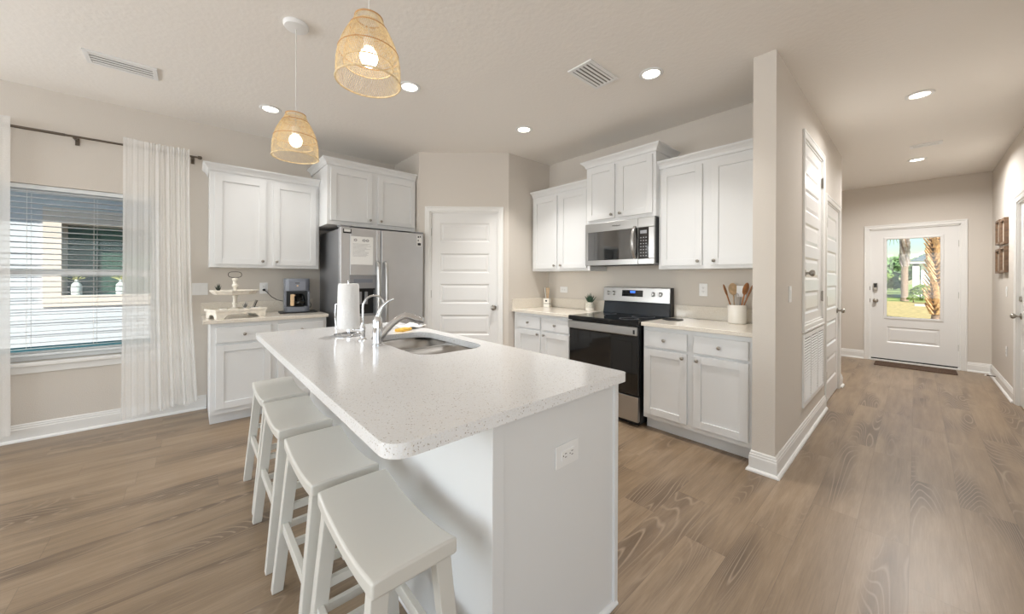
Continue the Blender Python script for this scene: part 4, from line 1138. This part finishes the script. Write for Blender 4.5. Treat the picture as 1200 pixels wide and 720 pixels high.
# ceiling vents
DUCT = mat('duct_grey', (128, 123, 116), .8)
def vent(name, label, cx, cy, wx, wy, slats_along_y, n, rim=.024):
    t = thing(name, label, 'air vent', (cx, cy, C))
    f = MB()
    f.box(-wx / 2, -wx / 2 + rim, -wy / 2, wy / 2, -.010, -.0005).box(wx / 2 - rim, wx / 2, -wy / 2, wy / 2, -.010, -.0005)
    f.box(-wx / 2 + rim, wx / 2 - rim, -wy / 2, -wy / 2 + rim, -.010, -.0005).box(-wx / 2 + rim, wx / 2 - rim, wy / 2 - rim, wy / 2, -.010, -.0005)
    f.build('vent_frame', PLAST, t)
    MB().box(-wx / 2 + rim, wx / 2 - rim, -wy / 2 + rim, wy / 2 - rim, -.0035, -.0006).build('duct_backing', DUCT, t)
    for k in range(n):
        u = (k + .5) / n
        if slats_along_y:
            x = -wx / 2 + rim + u * (wx - 2 * rim); h = (wx - 2 * rim) / n * .30
            m = MB().box(x - h, x + h, -wy / 2 + rim, wy / 2 - rim, -.0085, -.0065)
        else:
            y = -wy / 2 + rim + u * (wy - 2 * rim); h = (wy - 2 * rim) / n * .30
            m = MB().box(-wx / 2 + rim, wx / 2 - rim, y - h, y + h, -.0085, -.0065)
        m.build('louvre', PLAST, t)
    return t
vent('ceiling_vent', 'long white ceiling register near the dining window', -3.70, -.36, .2, .35, True, 4)
vent('ceiling_vent', 'square-shaped white ceiling vent above the island and range aisle', -1.562, 2.18, .2, .345, True, 5)
vent('ceiling_vent', 'narrow white ceiling register in the hall between two lights', .068, 5.995, .235, .125, False, 3)
# return air grille in the partition, under the small door
t = thing('return_air_grille', 'tall white louvred return air grille low on the partition', 'air vent', (XP, 3.63, 0), PI / 2)
gw, gz0, gz1 = .95, .255, .838
f = MB().box(0, .035, -.012, -.0005, gz0, gz1).box(gw - .035, gw, -.012, -.0005, gz0, gz1).box(.035, gw - .035, -.012, -.0005, gz0, gz0 + .035).box(.035, gw - .035, -.012, -.0005, gz1 - .035, gz1)
for k in (1, 2): f.box(gw * k / 3 - .008, gw * k / 3 + .008, -.0115, -.0005, gz0 + .035, gz1 - .035)
f.build('grille_frame', PLAST, t)
MB().box(.03, gw - .03, -.0016, -.0006, gz0 + .03, gz1 - .03).build('duct_backing', DARKV, t)
nl = 22
for k in range(nl):
    z = gz0 + .038 + (gz1 - gz0 - .08) * (k + .5) / nl
    MB().hexa([(.035, -.0105, z - .006), (gw - .035, -.0105, z - .006), (gw - .035, -.009, z - .0065), (.035, -.009, z - .0065), (.035, -.0035, z + .005), (gw - .035, -.0035, z + .005), (gw - .035, -.002, z + .0045), (.035, -.002, z + .0045)]).build('louvre', PLAST, t)

# pictures on the right hall wall
PI4 = [(7.335, 1.857, 'upper brown-framed picture nearer the front door'), (6.965, 1.838, 'upper brown-framed picture nearer the side door'),
       (7.335, 1.508, 'lower brown-framed picture nearer the front door'), (6.965, 1.515, 'lower brown-framed picture nearer the side door')]
def picture():
    t = thing('framed_picture', 'x', 'picture', (0, 0, 0), -PI / 2, 'small framed pictures on the hall wall')
    w2, h2 = .155, .148
    MB().box(-w2, -w2 + .026, -.032, 0, -h2, h2).box(w2 - .026, w2, -.032, 0, -h2, h2).box(-w2 + .026, w2 - .026, -.032, 0, -h2, -h2 + .026).box(-w2 + .026, w2 - .026, -.032, 0, h2 - .026, h2).build('picture_frame', FRAME, t, .002)
    MB().box(-w2 + .026, w2 - .026, -.012, -.002, -h2 + .026, h2 - .026).build('mount', PICT, t)
    return t
pc = picture()
for i, (y, z, lb) in enumerate(PI4):
    p = pc if i == 0 else copy_tree(pc); p.location = (XR - .0005, y, z); p['label'] = lb
o = thing('door_stop', 'springy white-tipped door stop on the hall baseboard', 'door stop', (XR - .015, 7.6, .06))
MB().tube([(0, 0, 0), (-.07, 0, .0)], .005, 8).build('stop_spring', DARKM, o, smooth=True)
MB().tube([(-.07, 0, 0), (-.085, 0, 0)], .009, 10).build('stop_tip', PLAST, o, smooth=True)
# door mat
o = MB().prism(rounded(-.40, .40, -.20, .20, .02, 4), 0.0005, .008).build('door_mat', MATM, None, .002, loc=(-.02, 7.86, 0)); tag(o, 'thin dark brown mat before the front door', 'door mat')

# ================================================================ outside
LAWN = mat('lawn_grass', (198, 176, 118), .95, noise=(6, .14), bump=(60, .6))
GREENG = mat('far_grass', (150, 165, 92), .95, noise=(3, .15))
CONC = mat('pale_concrete', (214, 208, 200), .8, noise=(8, .05))
TRUNK = mat('palm_trunk', (150, 128, 112), .85, noise=(14, .22), bump=(30, .8))
BOOT = mat('palm_boots', (206, 168, 126), .8, noise=(12, .22))
FROND = mat('palm_frond', (150, 160, 60), .55, noise=(5, .2))
BUSH = mat('bush_leaf', (110, 132, 62), .7, noise=(8, .3))
TREEM = mat('tree_leaf', (104, 132, 84), .7, noise=(2, .3))
SIDEB = mat('pale_blue_siding', (192, 214, 218), .7)
ROOFM = mat('slate_shingle', (112, 126, 142), .8, noise=(10, .1))
WHT = mat('white_house_trim', (240, 238, 234), .6)
PINK = mat('cream_window_trim', (244, 214, 198), .6)
SIDEW = mat('white_lap_siding', (226, 215, 217), .65)
TEAL = mat('dark_teal', (48, 96, 106), .7)
SOFF = mat('soffit_panel', (150, 200, 194), .6)
GREEND = mat('green_window_pane', (58, 84, 66), .25, noise=(2, .1))
GZ = -.15
o = struct('ground', MB().box(-60, 60, YH + .2, 34.5, GZ - .3, GZ), LAWN)
o = struct('ground_far', MB().box(-90, 90, 34.5, 160, GZ - .3, GZ - .01), GREENG)
o = struct('ground_side', MB().box(-60, -4.8, -30, YH + .2, GZ - .3, GZ), CONC)
o = struct('porch_slab', MB().box(-2.2, 1.6, YH + .16, YH + 2.0, GZ, -.03), CONC)
o = struct('sidewalk', MB().box(-.05, 9, 29.2, 31.4, GZ, GZ + .02), CONC)

def palm(label, x, y, r0, r1, h, boots_from, crown_r, seed, trunk_m=TRUNK, n_fr=26, bsize=.2, bw=.36, bout=.45):
    rnd = random.Random(seed)
    t = thing('palm_tree', label, 'palm tree', (x, y, GZ))
    prof = [(r0 * 1.25, 0), (r0, .3), (r0 * .95, h * .5), (r1, h)]
    MB().lathe(prof, seg=20).build('trunk', TRUNK, t, smooth=True)
    m = MB(); k = 0; z = boots_from
    while z < h:
        for q in range(5):
            a = k * 2.399 + q * 1.257 + rnd.uniform(-.1, .1)
            u = z / h; r = r0 + (r1 - r0) * u
            d = Vector((math.cos(a), math.sin(a), 0)); sd = Vector((-d.y, d.x, 0)); c = d * r * .86 + Vector((0, 0, z))
            wdt = bsize * bw; L_ = bsize * rnd.uniform(.85, 1.2); out = bout
            tip = c + d * (L_ * out) + Vector((0, 0, L_)) + sd * rnd.uniform(-.02, .02)
            v = [c - sd * wdt, c + sd * wdt, c + sd * wdt * .8 + d * .045, c - sd * wdt * .8 + d * .045, tip - sd * wdt * .35, tip + sd * wdt * .35, tip + sd * wdt * .3 + d * .025, tip - sd * wdt * .3 + d * .025]
            m.hexa(v)
        z += bsize * .42; k += 1
    m.build('leaf_bases', trunk_m, t)
    m = MB()
    for k in range(n_fr):
        a = k * 2.399; el = rnd.uniform(-.35, 1.1); d = Vector((math.cos(a) * math.cos(el), math.sin(a) * math.cos(el), math.sin(el)))
        base = Vector((0, 0, h)); st = base + d * crown_r * .42
        m.tube([base, st], [.02, .012], 5)
        sd = Vector((-math.sin(a), math.cos(a), 0)); up = d.cross(sd)
        for q in range(17):
            b_ = -1.25 + 2.5 * q / 16; dd = (d * math.cos(b_) + sd * math.sin(b_)).normalized(); L_ = crown_r * (.62 - .16 * abs(b_)) 
            mid_ = st + dd * L_ * .6; tip = st + dd * L_ + Vector((0, 0, -.25 * L_ * (1.1 - d.z)))
            w_ = (dd.cross(up)).normalized() * .022
            m._add([st, mid_ + w_, tip, mid_ - w_], [(0, 1, 2, 3)])
    m.build('fronds', FROND, t)
    return t
palm('tall palm tree on the lawn facing the house across the street', -.50, 35.3, .17, .16, 4.75, 2.3, 2.6, 11, mat('grey_leaf_bases', (176, 164, 160), .8, noise=(6, .2)), 30, .22)
palm('thick palm trunk with orange-tan leaf stubs close to the front door', .475, 19.0, .115, .13, 5.2, .25, 1.9, 21, BOOT, 22, .36, .24, .55)

def bush(label, x, y, z, r, h, mt, seed, name='bush', cat='bush', n=700, group=None):
    rnd = random.Random(seed); m = MB()
    for k in range(n):
        a = rnd.uniform(0, 2 * PI); ct = rnd.uniform(-.15, 1); st = math.sqrt(max(0, 1 - ct * ct)); q = rnd.uniform(.55, 1) ** .5
        p = Vector((r * st * math.cos(a) * q, r * st * math.sin(a) * q, h * .42 + h * .55 * ct * q))
        u = Vector((rnd.uniform(-1, 1), rnd.uniform(-1, 1), rnd.uniform(-.3, 1))).normalized(); v = u.orthogonal().normalized(); s = r * .13
        m._add([p - u * s, p + v * s * .5, p + u * s, p - v * s * .5], [(0, 1, 2, 3)])
    o = thing(name, label, cat, (x, y, z), 0, group)
    m.build('foliage', mt, o)
    MB().tube([(0, 0, 0), (0, 0, h * .7)], [max(.03, r * .07), r * .03], 6).build('stem', TRUNK, o)
    return o
bush('round yellow-green shrub beside the tall palm trunk', -.10, 34.0, GZ, .30, .48, BUSH, 1)
bush('taller leafy shrub against the pale blue house', .32, 37.2, GZ, .62, 1.15, BUSH, 2)
bush('low shrub between the sidewalk and the pale blue house', .50, 33.0, GZ, .36, .55, BUSH, 3)
bush('airy green tree far behind the lawn', -6.2, 58, GZ, 3.4, 6.4, TREEM, 4, 'tree', 'tree', 1500)
bush('dense green tree just behind the tall palm', -1.2, 70, GZ, 3.0, 4.6, TREEM, 5, 'tree', 'tree', 1500)
bush('low hedge of brush at the far side of the lawn', -3.0, 46, GZ, 2.2, 2.2, BUSH, 6, 'tree', 'tree', 1500)
bush('small tree glimpsed between palm and house porch', 1.2, 55, GZ, 2.0, 4.2, TREEM, 7, 'tree', 'tree', 900)
# house across the street
hs = thing('house', 'pale blue house with a slate gable roof across the lawn', 'house', (2.55, 40, GZ))
m = MB().box(-2.3, 6, 0, 7, 0, 2.75)
m.build('house_wall', SIDEB, hs)
for k in range(7): MB().box(-2.3 + k * 1.2, -2.26 + k * 1.2, -.02, 0.0, 0, 2.75).build('batten', SIDEB, hs)
MB().box(-2.72, -2.38, -.3, -.05, 0, 2.6).box(-2.75, -2.3, -.3, -.05, 2.45, 2.75).build('porch_column', WHT, hs)
MB().box(-2.3, -2.1, -.04, .1, 0, 2.75).box(-2.9, 6.2, -.45, -.38, 2.6, 2.8).build('house_trim', WHT, hs)
MB().prism([(-2.9, 2.78), (6.4, 2.78), (3.2, 5.2), (.8, 5.2)], -.5, 7.4, 'y').build('roof', ROOFM, hs)
MB().hexa([(-3.0, -.62, 2.80), (.8, -.62, 5.25), (.8, -.51, 5.25), (-3.0, -.51, 2.80), (-3.0, -.62, 2.98), (.8, -.62, 5.43), (.8, -.51, 5.43), (-3.0, -.51, 2.98)]).build('gable_board', WHT, hs)

# neighbour's house beyond the dining window
NX = -7.6
nb = thing('neighbour_house', 'white lap-sided neighbouring house close beyond the dining window', 'house', (NX, -.5, GZ))
oz = -GZ
m = MB()
zq = .365 + oz; k = 0
WYa, WYb, WZa, WZb = -1.283 + .5, .75 + .5, 1.02 + oz, 1.985 + oz       # pane opening (local y, z)
def boards(y0, y1, z0, z1):
    z = z0
    while z < z1 - .001:
        e_ = min(z1, z + .15); m.hexa([(-.02, y0, z), (.012, y0, z), (.012, y1, z), (-.02, y1, z), (-.02, y0, e_), (.0, y0, e_), (.0, y1, e_), (-.02, y1, e_)]); z += .15
MB().box(-.3, -.02, WYa - .06, WYa, zq, WZb).box(-.3, -.02, WYb, WYb + .06, zq, WZb).box(-.3, -.02, WYa, WYb, WZb, WZb + .05).build('window_reveal', PINK, nb)
boards(-5, WYa, zq, 2.95 + oz); boards(WYb, 6, zq, 2.95 + oz); boards(WYa, WYb, zq, WZa); boards(WYa, WYb, WZb, 2.95 + oz)
m.build('lap_siding', SIDEW, nb)
MB().box(-.3, -.0, -5, 6, 0, zq).box(-.3, -.021, WYa - .05, WYb + .05, zq, WZa).build('shaded_base', TEAL, nb)  # dark teal band painted in for shade at the wall's foot
MB().box(-1.2, -.6, -5, 6, 0, 3.0 + oz).build('inner_wall', GREEND, nb)
m = MB()
for q in ((WYa - .16, WYa, WZa - .15, WZb + .2), (WYb, WYb + .16, WZa - .15, WZb + .2), (WYa, WYb, WZa - .15, WZa), (WYa, WYb, WZb, WZb + .2)):
    m.box(-.01, .03, q[0], q[1], q[2], q[3])
wf = m.build('window_trim', PINK, nb, .004)
m = MB()
MB().box(-.30, -.295, WYa, WYb, WZa, WZb).build('window_backing', GREEND, nb)
MB().box(-2.0, .70, -5, 6, 2.76 + oz, 2.84 + oz).box(.68, .71, -5, 6, 2.76 + oz, 2.98 + oz).build('soffit', SOFF, nb)
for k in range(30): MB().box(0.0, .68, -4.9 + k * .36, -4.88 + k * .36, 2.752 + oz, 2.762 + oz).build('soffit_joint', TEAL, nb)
MB().hexa([(-4, -5, 4.0 + oz), (.72, -5, 2.84 + oz), (.72, 6, 2.84 + oz), (-4, 6, 4.0 + oz), (-4, -5, 4.1 + oz), (.72, -5, 2.98 + oz), (.72, 6, 2.98 + oz), (-4, 6, 4.1 + oz)]).build('roof', ROOFM, nb)
def vase(label, y):
    t = thing('vase', label, 'vase', (NX - .10, y, 1.0205), 0, 'white bottle vases on the neighbour window ledge')
    MB().lathe([(.045, 0), (.052, .006), (.054, .12), (.046, .15), (.02, .175), (.018, .21), (.022, .214)], (0.03, 0, 0), 20).build('vase_body', CER, t, smooth=True)
    m = MB(); rnd = random.Random(int(y * 100))
    for k in range(14):
        a = rnd.uniform(0, 6.28); e_ = rnd.uniform(.3, 1.3); L_ = rnd.uniform(.07, .12)
        d_ = Vector((.35 * math.cos(a) * math.cos(e_), math.sin(a) * math.cos(e_), math.sin(e_))); m.tube([Vector((.03, 0, .2)), Vector((.03, 0, .2)) + d_ * L_], [.002, .006], 5)
    m.build('dried_sprigs', mat('dried_sprig', (214, 200, 130), .8), t)
vase('white bottle vase at the neighbour window corner with dried sprigs', -1.17)
vase('white bottle vase farther along the neighbour window ledge', -.755)
